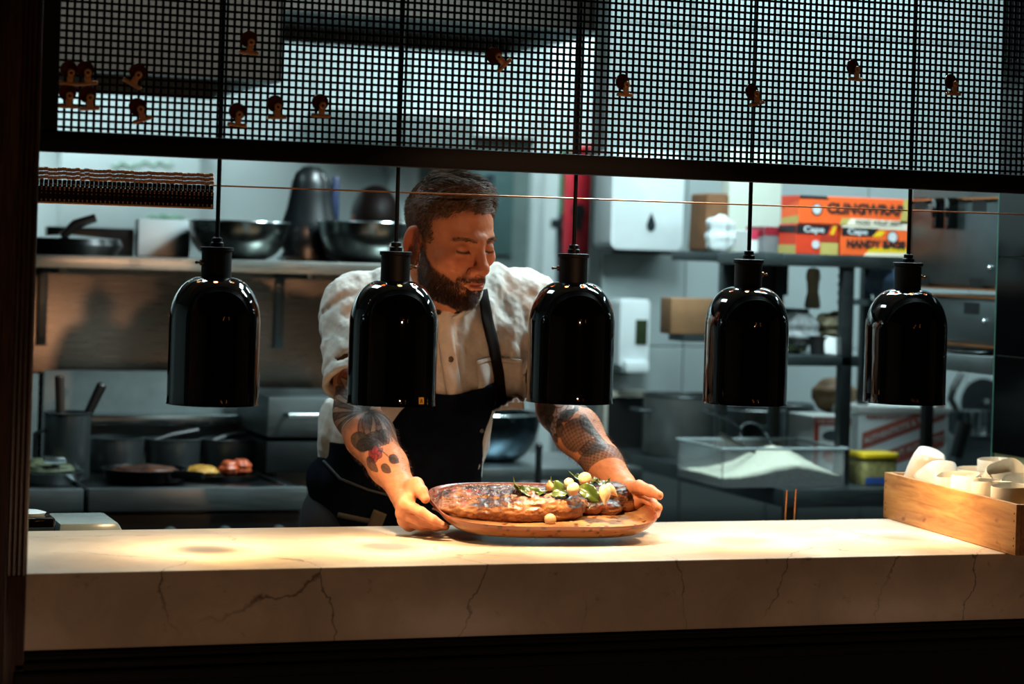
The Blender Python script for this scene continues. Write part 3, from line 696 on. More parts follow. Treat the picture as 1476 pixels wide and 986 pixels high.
# contact grill at the right end of the stove
x0, x1, z0, z1 = wrect(384, 570, 520, 690, 2.02); x1 = x0 + .36
t = thing('contact_grill', 'grey steel contact grill with a bar handle at the right of the stove', 'grill', ((x0+x1)/2, 2.02, STZ-.004)); w = (x1-x0)/2
MB().box(-w, w, 0, .36, .012, .10).build('lower_body', steel_dark, t, bevel=.008)
MB().box(-w, w, -.005, .36, .11, z1-STZ).build('lid', panel_grey, t, bevel=.008)
zz = Py(430, 597, 1.97).z - STZ
MB().tube([(-w+.05,-.005,zz),(-w+.05,-.045,zz),(-w+.23,-.045,zz),(-w+.23,-.005,zz)], .007, 10).build('handle', steel_bright, t)
for k in range(4): MB().cyl((-w+.03 if k%2 else w-.03, .03 if k<2 else .33, 0), (-w+.03 if k%2 else w-.03, .03 if k<2 else .33, .012), .012, seg=10).build('foot', black_plastic, t)
o = MB().tube([Py(374, 610, 2.30), Py(372, 585, 2.30), Py(365, 560, 2.30), Py(352, 545, 2.30)], .014, 10).build('extractor_hose', black_plastic); tag(o, 'black bent hose rising behind the grill by the back guard', 'hose')

# ---- things on the high shelf
def mixing_bowl(px0, px1, pyr, y, label):
    a = Py(px0, pyr, y); b = Py(px1, pyr, y); r = (b.x-a.x)/2*.99; h = a.z - zsh
    t = thing('mixing_bowl', label, 'bowl', ((a.x+b.x)/2, y, zsh), group='steel mixing bowls on the shelf')
    prof = [(0,0),(r*.45,0)] + [(r*(.45+.53*math.sin(q)), h*(1-math.cos(q))) for q in [PI/2*k/10 for k in range(1,11)]]
    prof += [(r, h), (r*1.02, h+.003), (r*.985, h+.004)] + [(r*(.44+.53*math.sin(q)), h*(1-math.cos(q))+.004) for q in [PI/2*k/8 for k in range(8,0,-1)]] + [(0,.004)]
    MB().lathe(prof, 48).build('bowl_body', plain('mixing_bowl_steel', '#6a7170', .24, 1.0), t)
    MB().lathe([(r*1.0+.004*math.cos(q), h+.003+.003*math.sin(q)) for q in [2*PI*k/8 for k in range(8)]], 48, close=True).build('rolled_rim', steel_bright, t)
mixing_bowl(271, 416, 319, 2.365, 'steel mixing bowl on the shelf above the first lamp')
mixing_bowl(459, 605, 320, 2.365, 'steel mixing bowl on the shelf beside the chef')
# dark domed mixer with a blue edge between the bowls
p = Py(452, 300, 2.52); t = thing('dough_mixer', 'dark grey glossy mixer with a rounded head between the two bowls', 'mixer', (p.x, 2.560, zsh))
mx = plain('dark_mixer_enamel', '#15191b', .28)
hz = Py(450, 238, 2.5).z - zsh
MB().lathe([(0,0),(.085,0),(.088,.012),(.080,.03),(.088,.055),(.096,hz*.30),(.086,hz*.42),(.073,hz*.56),(.065,hz*.70),(.060,hz*.82),(.048,hz*.92),(.026,hz*.985),(0,hz*1.0)], 40, Matrix.Diagonal((1,.62,1,1))).build('mixer_head', mx, t)
MB().box(-.085,.085,-.05,.05,-.0,.012).build('foot_plate', steel_dark, t, bevel=.006)
MB().box(.064,.088,-.01,.03,hz*.25,hz*.90).build('blue_edge', plain('blue_plastic', '#14294f', .4), t, bevel=.006)['label'] = 'blue plastic side strip'
# black pan with handle, white board at the left
p = Py(100, 352, 2.36); t = thing('lidded_pan', 'flat black lidded pan at the left end of the shelf', 'pan', (p.x, 2.36, zsh))
MB().lathe([(0,0),(.13,0),(.145,.022),(.148,.028),(.14,.046),(.02,.056),(0,.056)], 40).build('pan_body', plain('black_iron_pan', '#0d0c0b', .3, .5), t)
MB().tube([(-.035,-.09,.050),(.0,-.095,.085),(.055,-.1,.105)], [.012,.014,.012], 10).build('handle', black_plastic, t)
x0, x1, z0, z1 = wrect(70, 328, 196, 345, 2.5)
o = MB().box(x0, x1, 2.53, 2.58, zsh, z1).build('baking_tray', plain('black_iron_pan', '#0d0c0b', .3, .5), bevel=.004); tag(o, 'black deep tray standing on the shelf behind the lidded pan', 'tray')
x0, x1, z0, z1 = wrect(199, 316, 275, 348, 2.5)
o = MB().box(x0, x1, 2.50, 2.56, zsh, z1).build('white_container', white_plastic, bevel=.008); tag(o, 'plain white square container on the shelf left of the first bowl', 'container')
# second cook's head behind the shelf
hp = Py(541, 300, 3.35)
person2 = hp

# ---- extraction hoods
hood_m = plain('hood_steel', '#51473f', .45, .35, .1, 4)
hb1 = Pd(407, 118, 5.75); hx1 = hb1.x; hz1 = hb1.z
def hood(name, label, x0, x1, y0, y1, z0, z1):
    t = thing(name, label, 'hood', ((x0+x1)/2, y0, z0)); w = (x1-x0)/2; d = y1-y0
    xx = -w; n = max(1, round((x1-x0)/.8)); s_ = (x1-x0)/n
    for k in range(n): MB().box(-w+k*s_+.001, -w+(k+1)*s_-.001, 0, .012, 0, z1-z0).build('front_panel', hood_m, t, bevel=.001, seg=1)
    MB().box(w-.012, w, .0, d, 0, z1-z0).build('end_panel', steel, t, bevel=.001)
    MB().box(-w, -w+.012, .0, d, 0, z1-z0).build('end_panel', steel, t, bevel=.001)
    MB().box(-w, w, d-.012, d, 0, z1-z0).build('rear_panel', hood_m, t)
    MB().box(-w+.012, w-.012, .012, d-.012, .06, .075).build('filter_plate', plain('dark_hood_filter', '#1d2123', .5, .4), t)
    MB().box(-w, w, .012, .05, 0, .02).build('drip_gutter', steel_dark, t)
    return t
hood('extraction_hood', 'brown tinted steel extraction hood hanging over the stove at the left', -1.9, hx1, hb1.y, 2.55, hz1, CEIL_Z)
n2 = Pz(890, 46, 2.30)
hood('extraction_hood', 'wide pale extraction hood over the far cook line, dark underneath', -1.8, n2.x, n2.y, n2.y+1.15, 2.30, CEIL_Z)
# dim steel cabinet seen through the screen beside the hood, and whiteboard with green scribbles
x0, x1, z0, z1 = wrect(455, 165, 668, 215, 5.0)
t = thing('wall_cupboard', 'grey green wall cupboard high on the back wall behind the second lamp rod', 'cupboard', (x0, 4.85, z0))
MB().box(0, x1-x0, 0, .3, 0, z1-z0).build('body', plain('grey_green_cupboard', '#66706e', .5), t, bevel=.005)
for k in range(2): MB().box((x1-x0)/2*k+.01, (x1-x0)/2*(k+1)-.01, -.015, 0, .01, z1-z0-.01).build('door', plain('grey_green_cupboard', '#66706e', .5), t, bevel=.004)
x0, x1, z0, z1 = wrect(95, 214, 298, 330, 5.0)
t = thing('whiteboard', 'whiteboard with faint green marker scribbles on the back wall at the left', 'whiteboard', (x0, 5.15, z0))
MB().box(0, x1-x0, 0, .02, 0, z1-z0).build('board', plain('whiteboard_face', '#b9c4c3', .25, 0, .03), t, bevel=.003)
MB().box(-.015, x1-x0+.015, .0, .025, z1-z0, z1-z0+.02).box(-.015, x1-x0+.015, 0, .025, -.02, 0).build('frame', steel, t)
gm = plain('green_marker', '#5d9a72', .6); sc = MB()
for (u, v, n) in ((.36,.80,6),(.55,.83,8),(.35,.66,5),(.62,.14,9),(.70,.16,5)):
    pts = [((x1-x0)*u + .02*i, -.002, (z1-z0)*v + .012*math.sin(i*2.1+u*9)) for i in range(n)]; sc.tube(pts, .004, 5)
scr_ = sc.build('marker_writing', gm, t); scr_['kind'] = 'stuff'

# ---- far wall things between the chef and the white wall
x0, x1, z0, z1 = wrect(806, 252, 826, 312, 4.6)
o = MB().box(x0, x1, 4.58, 4.60, z1-.30, z1+.10).build('green_notice', plain('green_notice', '#2f6b4a', .6)); tag(o, 'green notice panel on the far post left of the red cabinet', 'sign')
x0, x1, z0, z1 = wrect(803, 308, 830, 410, 4.6)
o = MB().box(x0, x1, 4.58, 4.62, z0, z1).build('dark_blue_panel', plain('dark_teal_panel', '#24404a', .5), bevel=.003); tag(o, 'dark teal panel on the far post under the green notice', 'panel')
o = struct(MB().box(Py(803, 300, 4.6).x, Py(870, 300, 4.6).x, 4.60, 4.75, 0, CEIL_Z), 'wall_far_post', white_wall)
# red fire hose cabinet
x0, x1, z0, z1 = wrect(829, 255, 868, 372, 4.3); z1 = Py(850, 203, 4.3).z
t = thing('fire_extinguisher', 'red fire extinguisher hanging behind the third lamp with a black nozzle', 'extinguisher', ((x0+x1)/2, 4.42, z0)); r = (x1-x0)/2; h = z1-z0
red = plain('fire_red', '#b01e2c', .3)
MB().lathe([(0,0),(r*.9,0),(r,.02),(r,h*.74),(r*.9,h*.82),(r*.4,h*.87),(r*.38,h*.9),(0,h*.9)], 32).build('cylinder', red, t)
MB().box(-.02,.02,-.03,.03,h*.88,h*.93).tube([(-.02,0,h*.93),(.05,0,h*.96),(r*.95,-.02,h*.98)],.012,8).tube([(-.02,0,h*.93),(.05,0,h*.90)],.01,8).build('valve', red, t)
MB().tube([(r*.3,-.05,h*.9),(r*.9,-.07,h*.85),(r*1.08,-.05,h*.55),(r*1.05,-.05,0.0),(r*.9,-.05,-.16)],.014,10).build('hose', black_plastic, t)
k = MB().lathe([(0,0),(.030,0),(.030,.008),(0,.009)], 20, Matrix.Translation((-r*.35,-r*.97,h*.40)) @ Matrix.Rotation(PI/2,4,'X')); k.prism([(-.012,0),(.012,0),(.020,-.075),(-.020,-.075)], 0, .008, Matrix.Translation((-r*.35,-r*.95,h*.40)) @ Matrix.Rotation(PI/2,4,'X'))
k.build('key_mark', black_plastic, t)
MB().box(-r*.8,r*.8,r*.6,.18,h*.25,h*.33).build('wall_bracket', steel_dark, t)

# paper towel dispenser
x0, x1, z0, z1 = wrect(881, 262, 985, 361, 2.70); z1 += .10
t = thing('towel_dispenser', 'white paper towel dispenser with a dark drop mark on the white wall', 'dispenser', (x0, 2.70, z0)); w = x1-x0; h = z1-z0
MB().prism(fillet([(0,0),(w,0),(w,h),(0,h)], .03), 0, .15, Matrix.Translation((0,.15,0)) @ Matrix.Rotation(PI/2,4,'X')).build('cover', white_plastic, t, bevel=.006)
MB().box(.015,w-.015,.02,.13,-.012,0).build('towel_slot', black_plastic, t)
dx = Py(940, 322, 2.69).x-x0; dz = Py(940, 322, 2.69).z-z0
drop = [(0,.034),(.010,.012),(.0155,-.006),(.012,-.020),(0,-.026),(-.012,-.020),(-.0155,-.006),(-.010,.012)]
MB().prism(drop, 0, .004, Matrix.Translation((dx,.0,dz)) @ Matrix.Rotation(PI/2,4,'X')).build('drop_window', plain('dark_window', '#20282c', .15), t)
# soap dispenser
x0, x1, z0, z1 = wrect(893, 431, 937, 537, 2.72)
t = thing('soap_dispenser', 'white wall soap dispenser with a dark green window under the towel dispenser', 'dispenser', (x0, 2.72, z0)); w = x1-x0; h = z1-z0
body = [(0,h*.10),(w*.25,0),(w*.85,.0),(w,h*.08),(w,h*.95),(w*.92,h),(w*.08,h),(0,h*.95)]
MB().prism(body, 0, .13, Matrix.Translation((0,.13,0)) @ Matrix.Rotation(PI/2,4,'X')).build('case', white_plastic, t, bevel=.008)
MB().box(w*.12,w*.9,-.03,.03,.0,h*.16).build('push_lever', white_plastic, t, bevel=.010)
MB().box(w*.52,w*.90,-.004,.004,h*.38,h*.72).build('level_window', plain('green_soap_window', '#2a3421', .15), t, bevel=.003)
# low dark box on the wall with a pale rim
x0, x1, z0, z1 = wrect(870, 590, 930, 640, 2.80)
t = thing('wall_recess', 'dark box with a pale rim low on the white wall beside the stock pot', 'box', (x0, 2.80, z0)); w = x1-x0; h = z1-z0+.06
MB().box(0,w,.0,.05,h-.02,h).box(0,.012,0,.05,-.1,h).build('rim', plain('cream_rim', '#a9a89c', .5), t)
MB().box(.012,w,.01,.05,-.1,h-.02).build('dark_panel', black_plastic, t)

# ---- steel table with the dark bowl between chef and bench
tx0 = Py(700, 658, 2.3).x - .35; tx1 = XW - .05; ty0 = 2.35; tz = .885
t = thing('steel_table', 'steel work table behind the chef carrying a dark mixing bowl', 'table', ((tx0+tx1)/2, ty0, 0)); w = (tx1-tx0)/2
MB().box(-w,w,0,.5,tz-.04,tz).build('table_top', steel, t, bevel=.004)
MB().box(-w+.04,w-.04,.05,.46,.22,.24).build('undershelf', steel_dark, t)
for k in range(4): MB().cyl((-w+.05 if k%2 else w-.05, .05 if k<2 else .45, 0),(-w+.05 if k%2 else w-.05, .05 if k<2 else .45, tz-.04),.02,seg=12).build('leg', steel_dark, t)
a = Py(642, 597, 2.52); b = Py(784, 600, 2.52); r = (b.x-a.x)/2; h = a.z - tz
t = thing('mixing_bowl', 'dark blue tinted steel bowl on the table between the chef and the bench', 'bowl', ((a.x+b.x)/2, 2.58, tz))
prof = [(0,0),(r*.42,0)] + [(r*(.42+.58*math.sin(q)), h*(1-math.cos(q))) for q in [PI/2*k/10 for k in range(1,11)]] + [(r*.985,h+.003)] + [(r*(.41+.57*math.sin(q)), h*(1-math.cos(q))+.004) for q in [PI/2*k/8 for k in range(8,0,-1)]] + [(0,.004)]
MB().lathe(prof, 48).build('bowl_body', plain('blue_black_bowl_steel', '#4a5a63', .22, 1.0), t)
MB().lathe([(r+.004*math.cos(q), h+.002+.003*math.sin(q)) for q in [2*PI*k/8 for k in range(8)]], 48, close=True).build('rolled_rim', steel_bright, t)
_q = Py(777, 644, 2.2); o = MB().cyl((_q.x, _q.y, 0), _q, .010, seg=10).lathe([(0,0),(.09,0),(.09,.012),(0,.016)], 20, Matrix.Translation((_q.x,_q.y,0))).ball(Py(777, 644, 2.2), .012, 10, 6).build('black_rod', black_plastic); tag(o, 'thin black upright pole stand in front of the steel table', 'rod')
_z = o.data.vertices; 
# ---- right bench with shelves over it
BZ = .90; bc = Pz(1130, 706, BZ); BX = bc.x; BY0 = bc.y; BY1 = 2.80; BX1 = 3.4
bench_m = brushed('bench_steel', '#5d6769', .4)
t = thing('steel_bench', 'long dark steel bench at the right, carrying the stock pot and cartons', 'bench', (BX, BY0, 0))
MB().box(0, BX1-BX, 0, BY1-BY0, BZ-.05, BZ).build('bench_top', bench_m, t, bevel=.004)
MB().box(.05, BX1-BX-.05, .06, BY1-BY0-.05, .2, .23).build('undershelf', steel_dark, t)
for x in (.05, 1.0, 1.9):
    for y in (.06, BY1-BY0-.06): MB().cyl((x,y,0),(x,y,BZ-.05),.022,seg=12).build('leg', steel_dark, t)
# shelf rack standing on the bench
RY0 = BY0 + .10; RY1 = RY0 + .42
x_r0 = Py(1003, 362, RY1).x; zt_ = Py(1160, 366, RY0).z; zm_ = Py(1170, 512, RY0+.02).z
x_p1 = Py(1220, 540, RY0).x; x_p2 = Py(1339, 630, RY0).x
rack = thing('shelf_rack', 'grey steel two tier shelf rack standing on the right bench', 'rack', (0, RY0, 0))
OVX = 1.76; RX1 = 1.96
MB().box(BX+.02, RX1, -.01, RY1-RY0, zt_-.035, zt_).build('upper_shelf', bench_m, rack, bevel=.003)
MB().box(BX+.02, x_p1+.04, .0, RY1-RY0, zm_-.03, zm_).build('middle_shelf', bench_m, rack, bevel=.003)
MB().box(x_p1-.018, x_p1+.018, 0, .03, BZ, zt_-.035).build('post', steel_dark, rack, bevel=.003)
MB().box(x_p2-.014, x_p2+.014, 0, .03, BZ, zt_-.3).build('post', black_matt, rack, bevel=.003)
for x in (BX+.04, x_p1-.02, RX1-.04): MB().box(x-.014, x+.014, RY1-RY0-.03, RY1-RY0, BZ, zt_-.035).build('post', steel_dark, rack, bevel=.003)

MB().box(BX+.03, x_p1+.02, RY1-RY0-.004, RY1-RY0, zm_+.16, zt_-.035).build('back_panel', plain('dark_rack_panel', '#2b3234', .5, .3), rack)

# ---- boxes on the upper shelf
orange = plain('box_orange', '#df5a24', .45, 0, .05); box_red = plain('box_red', '#c63a1e', .45, 0, .05); box_black = plain('box_black', '#14161a', .45)
box_yellow = plain('box_yellow', '#d6b51e', .45, 0, .05); box_cream = plain('box_cream', '#d9d2bd', .5, 0, .04); box_olive = plain('box_olive', '#a99a55', .5, 0, .05)
ink = plain('print_ink', '#1d120e', .6); silver = plain('silver_seal', '#b9c0c2', .35)
def carton(name, label, x0, x1, y0, d, z0, z1, mat, cat='box', grp=None):
    t = thing(name, label, cat, (x0, y0, z0), group=grp); MB().box(0, x1-x0, 0, d, 0, z1-z0).build('carton', mat, t, bevel=.0015, seg=1); return t
def flat(t, name, poly, mat, face='front', W=1, H=1, z=.0012):
    """printed patch on the carton's front (y = 0) or left end (x = 0) face; poly in 0..1 of that face"""
    vs = [(u*W, -z, v*H) if face == 'front' else (-z, (1-u)*W, v*H) for u, v in poly]
    return MB().add(vs, [tuple(range(len(vs)))]).build(name, mat, t, smooth=0)
FT = Matrix.Rotation(PI/2, 4, 'X')
# cling wrap box on top
bx0 = Py(1152, 290, RY0+.03).x; bx1 = min(bx0 + .36, RX1-.012); by = RY0+.03; bD = .11
zA0 = Py(1180, 354, by).z; zA1 = Py(1180, 311, by).z; zA1 = zt_ + (zA1-zA0); zA0 = zt_
zB0 = zA1 + .002; zB1 = zB0 + (Py(1220, 266, by).z - Py(1220, 306, by).z)
W_, H_ = bx1-bx0, zB1-zB0
t = carton('cling_wrap_box', 'orange cling wrap box lying on top of the other orange boxes', bx0, bx1, by, bD, zB0, zB1, orange, grp='catering wrap boxes')
flat(t, 'top_band', [(0,.90),(.26,.90),(.24,1),(0,1)], box_black, W=W_, H=H_)
flat(t, 'olive_patch', [(.90,.1),(1,.1),(1,1),(.93,1)], box_olive, W=W_, H=H_)
flat(t, 'cream_band', [(.42,0),(1,0),(1,.20),(.46,.24)], box_cream, W=W_, H=H_)
flat(t, 'olive_band', [(.36,0),(.42,0),(.46,.24),(.38,.24)], box_olive, W=W_, H=H_)
text_part('cling_wrap_lettering', 'CLINGWRAP', .040, ink, t, Matrix.Translation((W_*.245,-.0016,H_*.42)) @ FT, bold=.0016, sx=1.06)
text_part('small_lettering', 'FOOD WRAP 600M', .016, ink, t, Matrix.Translation((W_*.50,-.0026,H_*.05)) @ FT, sx=1.1)
MB().lathe([(0,0),(.0135,0),(.0135,.001),(0,.001)], 24, Matrix.Translation((W_*.155,-.0008,H_*.52)) @ FT).build('seal', silver, t)
MB().lathe([(.0135,0),(.0165,0),(.0165,.001),(.0135,.001)], 24, Matrix.Translation((W_*.155,-.0008,H_*.52)) @ FT, close=True).build('seal_ring', ink, t)
flat(t, 'end_print', [(0,.55),(1,.85),(1,1),(0,1)], box_red, 'left', bD, H_)
flat(t, 'end_print', [(0,0),(1,0),(1,.30),(0,.18)], box_olive, 'left', bD, H_)
# lower row, left box (square) and right box (bags)
xm = Py(1213, 330, by).x
W_, H_ = xm-.004-bx0, zA1-zA0
t = carton('foil_box', 'orange and black square box under the cling wrap box, left of the bag box', bx0-.004, xm-.008, by+.004, bD, zA0, zA1, box_red, grp='catering wrap boxes')
flat(t, 'black_band', [(.0,.68),(.72,.68),(.82,.97),(0,.97)], box_black, W=W_, H=H_)
flat(t, 'yellow_patch', [(.58,.0),(1,.0),(1,.40),(.58,.40)], box_olive, W=W_, H=H_)
flat(t, 'yellow_stripe', [(.80,.68),(.88,.68),(.96,.97),(.88,.97)], box_yellow, W=W_, H=H_)
flat(t, 'red_patch', [(.58,.42),(1,.42),(1,.64),(.58,.64)], plain('deep_red_print','#9c2a16',.5), W=W_, H=H_)
text_part('brand_lettering', 'Cape', .024, silver, t, Matrix.Translation((W_*.16,-.0026,H_*.74)) @ FT, bold=.0005, sx=1.3)
MB().lathe([(0,0),(.012,0),(.012,.001),(0,.001)], 24, Matrix.Translation((W_*.46,-.0018,H_*.33)) @ FT).build('seal', silver, t)
flat(t, 'end_print', [(0,.72),(1,.72),(1,.95),(0,.95)], box_black, 'left', bD, H_)
flat(t, 'end_print', [(0,0),(1,0),(1,.3),(0,.3)], box_olive, 'left', bD, H_)
W_ = min(.30, RX1 - .012 - xm)
t = carton('bag_box', 'orange handy bag box with a yellow lower edge, right in the lower row', xm, xm+W_, by, bD, zA0, zA1, orange, grp='catering wrap boxes')
flat(t, 'black_band', [(.0,.66),(.33,.66),(.40,.94),(0,.94)], box_black, W=W_, H=H_)
flat(t, 'yellow_stripe', [(.33,.66),(.42,.66),(.47,.86),(.40,.86)], box_yellow, W=W_, H=H_)
flat(t, 'cream_top', [(0,.94),(1,.90),(1,1),(0,1)], box_cream, W=W_, H=H_)
flat(t, 'yellow_band', [(.27,.10),(1,.16),(1,.32),(.31,.28)], box_yellow, W=W_, H=H_)
flat(t, 'cream_band', [(.24,0),(1,0),(1,.16),(.27,.10)], box_cream, W=W_, H=H_)
text_part('handy_bag_lettering', 'HANDY BAGS', .029, ink, t, Matrix.Translation((W_*.055,-.0026,H_*.29)) @ FT, bold=.0014, sx=1.05)
text_part('brand_lettering', 'Cape', .022, silver, t, Matrix.Translation((W_*.06,-.0026,H_*.72)) @ FT, bold=.0005, sx=1.4)
MB().lathe([(0,0),(.0145,0),(.0145,.001),(0,.001)], 24, Matrix.Translation((W_*.545,-.0018,H_*.66)) @ FT).build('seal', silver, t)
MB().lathe([(.0145,0),(.0175,0),(.0175,.001),(.0145,.001)], 24, Matrix.Translation((W_*.545,-.0018,H_*.66)) @ FT, close=True).build('seal_ring', ink, t)
# small red and grey box at the left
x0, x1, z0, z1 = wrect(1102, 316, 1126, 354, by+.13)
t = carton('glove_box', 'small dark red and grey box left of the orange boxes', x0, x1+.03, by+.13, .12, zt_, zt_+(z1-z0), plain('grey_box', '#6e7274', .5), grp=None)
flat(t, 'red_top', [(0,.68),(1,.68),(1,1),(0,1)], plain('dark_red_print', '#7d1626', .5), W=x1+.03-x0, H=z1-z0)
flat(t, 'red_top', [(0,.55),(1,.68),(1,1),(0,1)], plain('dark_red_print', '#7d1626', .5), 'left', .12, z1-z0)
x0, x1, z0, z1 = wrect(1084, 322, 1101, 354, by+.16)
t = carton('glove_box', 'small white and red box at the left end of the boxed wraps', x0, x1, by+.17, .10, zt_, zt_+(z1-z0), white_card)
flat(t, 'red_print', [(0,.6),(1,.6),(1,1),(0,1)], plain('crimson_print', '#b02a44', .5), W=x1-x0, H=z1-z0)
# white upright sheet / bin and brown paper bag with a white cloth
x0, x1, z0, z1 = wrect(1046, 262, 1126, 352, by+.27)
x0, x1, z0, z1 = wrect(1050, 262, 1126, 352, 2.24); o = MB().box(x0, x1, 2.24, 2.30, zt_, z1+.10).build('white_bin', plain('cream_white_bin', '#b9c1b5', .5, 0, .04), bevel=.006); tag(o, 'tall cream white bin on the upper shelf behind the boxes', 'bin')
x0, x1, z0, z1 = wrect(1004, 279, 1040, 350, 2.30)
o = MB().prism(fillet([(x0,zt_),(x1,zt_),(x1-.004,z1),(x0+.006,z1)], .01), -.06, .06, Matrix.Translation((0,2.30,0)) @ Matrix.Rotation(PI/2,4,'X')).build('paper_bag', plain('brown_kraft', '#6e4a2c', .75, 0, .15), bevel=.006); tag(o, 'brown kraft paper pack beside the towel dispenser', 'pack')
struct(MB().box(BX+.02, Py(1075,360,2.30).x, RY1+.0, 2.44, zt_-.03, zt_), 'trim_4', bench_m, .003)
cl = Py(1038, 338, 2.18)
lump('white_cloth', Vector((cl.x, 2.18, zt_+.052)), (.046, .035, .060), plain('crumpled_white_cloth', '#b8c2c2', .8), 'crumpled white cloth on the upper shelf in front of the brown pack', 'cloth', seed=12, amp=.4)
# wall-mounted dark grey frame behind
# ---- middle shelf: wooden block, mill, coil, packs
x0, x1, z0, z1 = wrect(963, 430, 1060, 482, RY1-.05); 
o = MB().box(x0, x1, RY1-.07, RY1+.01, z0, z1).build('wooden_box', plain('brown_wood_box', '#6d4e30', .6, 0, .25, 12), bevel=.005); tag(o, 'brown wooden box behind the fourth lamp on the rack end', 'wooden box')
o2 = MB().box(x0+.03, x1+.2, RY1-.10, RY1+.01, z0-.02, z0-.001).build('box_shelf', bench_m, rack, loc=(0, -RY0, 0))
zi = zm_
o = MB().lathe([(0,0),(.022,0),(.024,.01),(.020,.035),(.016,.05),(.018,.06),(.018,.075),(.021,.085),(.022,.10),(.017,.117),(0,.122)], 24).build('pepper_mill', plain('cream_mill', '#a9a78e', .4)); 
pm = Py(1171, 440, RY0+.25); o.location = (pm.x, pm.y, pm.z-.01); tag(o, 'small cream pepper mill on the rack behind the fourth lamp', 'mill')
# riser carrying mill and coil
MB().box(pm.x-.14, x_p1-.03, RY0+.18, RY1, pm.z-.022, pm.z-.01).build('riser_shelf', bench_m, rack, loc=(0, -RY0, 0))
MB().box(pm.x-.13, pm.x-.115, RY0+.2, RY1-.02, zm_, pm.z-.022).box(x_p1-.06, x_p1-.045, RY0+.2, RY1-.02, zm_, pm.z-.022).build('riser_leg', bench_m, rack, loc=(0, -RY0, 0))
cp = Py(1213, 445, RY0+.3); pts = [Vector((cp.x + .012*math.cos(q*1.9), RY0+.3+.012*math.sin(q*1.9), pm.z-.008 + .0024*q)) for q in range(0, 60)]
o = MB().tube(pts, .0035, 6).build('coiled_cord', plain('grey_beige_coil', '#7d7a68', .5)); tag(o, 'grey beige coiled cord hanging behind the rack post', 'cord')
pk = [(1150,476,.06,.05,.05,'white_pouch','#8b9294','crumpled grey plastic pouch on the middle shelf behind the fourth lamp',21),
      (1200,470,.055,.05,.042,'bread_pack','#a29a7c','pale wrapped bread pack on the middle shelf by the post',22),
      (1148,498,.030,.03,.026,'herb_pouch','#5f6a4c','small green and cream pouch hanging over the middle shelf edge',23)]
for px, py, a, b, c, nm, hx, lab, sd in pk:
    q = Py(px, py, RY0+.14); lump(nm, Vector((q.x, q.y, max(q.z, zm_+c*.95))), (a, b, c), plain('mat_'+nm, hx, .55, 0, .4, 50), lab, 'pack', None, sd, .35)
q = Py(1180, 498, RY0+.06); t = thing('black_tub', 'small black tub on the middle shelf beside a white packet', 'tub', (q.x, q.y, zm_)); MB().lathe([(0,0),(.022,0),(.027,.05),(.029,.052),(.024,.052),(.02,.005),(0,.004)], 24).build('tub_body', black_plastic, t)
q = Py(1205, 490, RY0+.03); o = MB().box(-.036,.036,-.004,.004,0,.052).build('white_packet', white_card, bevel=.002); o.location = (q.x, q.y, zm_+.001); o.rotation_euler = (-.3, .10, .1); tag(o, 'white printed packet leaning at the front of the middle shelf', 'packet')
q = Py(1272, 405, RY0+.33); lump('blue_cloth', Vector((q.x, q.y, q.z)), (.05, .03, .06), plain('light_blue_cloth', '#5f83ad', .8), 'light blue cloth bundle behind the fifth lamp neck', 'cloth', seed=31, amp=.3)
MB().box(q.x-.07, q.x+.1, q.y-.04, q.y+.05, q.z-.075, q.z-.057).build('side_shelf', bench_m, rack, loc=(0, -RY0, 0))
# ---- ovens with louvres at the right, facing the corridor (their fronts lie in a plane along Y)
yF = Px(1313, 350, OVX).y; yN = Px(1440, 350, OVX).y - .10
ov_m = brushed('oven_grey_steel', '#656f71', .36)
def louvres(t, u, v, n, w, h, m):
    for k in range(n): MB().box(u+k*w, u+k*w+w*.5, -.0105, -.006, v, v+h).build('louvre', m, t, smooth=0)
def op(px, py): p = Px(px, py, OVX); return yF - p.y, p.z          # local x along the front, and height
def oven(name, label, py_top, py_bot):
    z1 = op(1375, py_top)[1]; z0 = op(1375, py_bot)[1]; w = yF - yN; h = z1-z0
    t = thing(name, label, 'oven', (OVX, yF, z0), (0, 0, -PI/2))
    MB().box(0, w, .005, .45, 0, h).build('body', ov_m, t, bevel=.003)
    MB().box(.014, w-.012, -.008, .005, .012, h-.012).build('door', ov_m, t, bevel=.003)
    MB().box(0, .006, -.012, .006, 0, h).box(.007, w, -.012, .006, h-.005, h).box(.007, w, -.012, .006, 0, .005).build('frame_edge', copper, t)
    return t, w, h, z0
dk = plain('louvre_shadow', '#101314', .5)
t, w, h, z0 = oven('oven', 'upper grey steel oven door with vent slots and two black latch bars', 286, 417)
MB().box(0, w, .0, .45, h+.001, h+.03).build('top_plate', ov_m, t)
for (px, py) in ((1322, 302), (1406, 305), (1324, 413), (1401, 418)):
    u, z = op(px, py); louvres(t, u, z-z0, 8, .0085, .032, dk)
for px in (1362, 1381):
    u, z = op(px, 308); MB().box(u-.012, u+.012, -.035, -.008, z-z0-.042, z-z0+.042).cyl((u,-.037,z-z0-.012),(u,-.037,z-z0+.015),.005,seg=8).build('latch_bar', black_gloss, t, bevel=.002)
u, z = op(1432, 386); MB().ball((u,-.012,z-z0), .006, 10, 6).build('latch_stud', steel_bright, t)
t, w, h, z0 = oven('oven', 'lower grey steel oven door with one vent panel, under the oven with latch bars', 425, 497)
u, z = op(1394, 452); louvres(t, u, z-z0, 9, .0085, .030, dk)
u, z = op(1424, 463); MB().ball((u,-.012,z-z0), .006, 10, 6).build('latch_stud', steel_bright, t)
zo = z0; zf = Px(1400, 512, OVX-.06).z
t = thing('oven_shelf', 'steel shelf under the ovens with a shallow black dish on it', 'shelf', (OVX-.07, yF+.05, 0), (0, 0, -PI/2)); w = yF-yN+.05
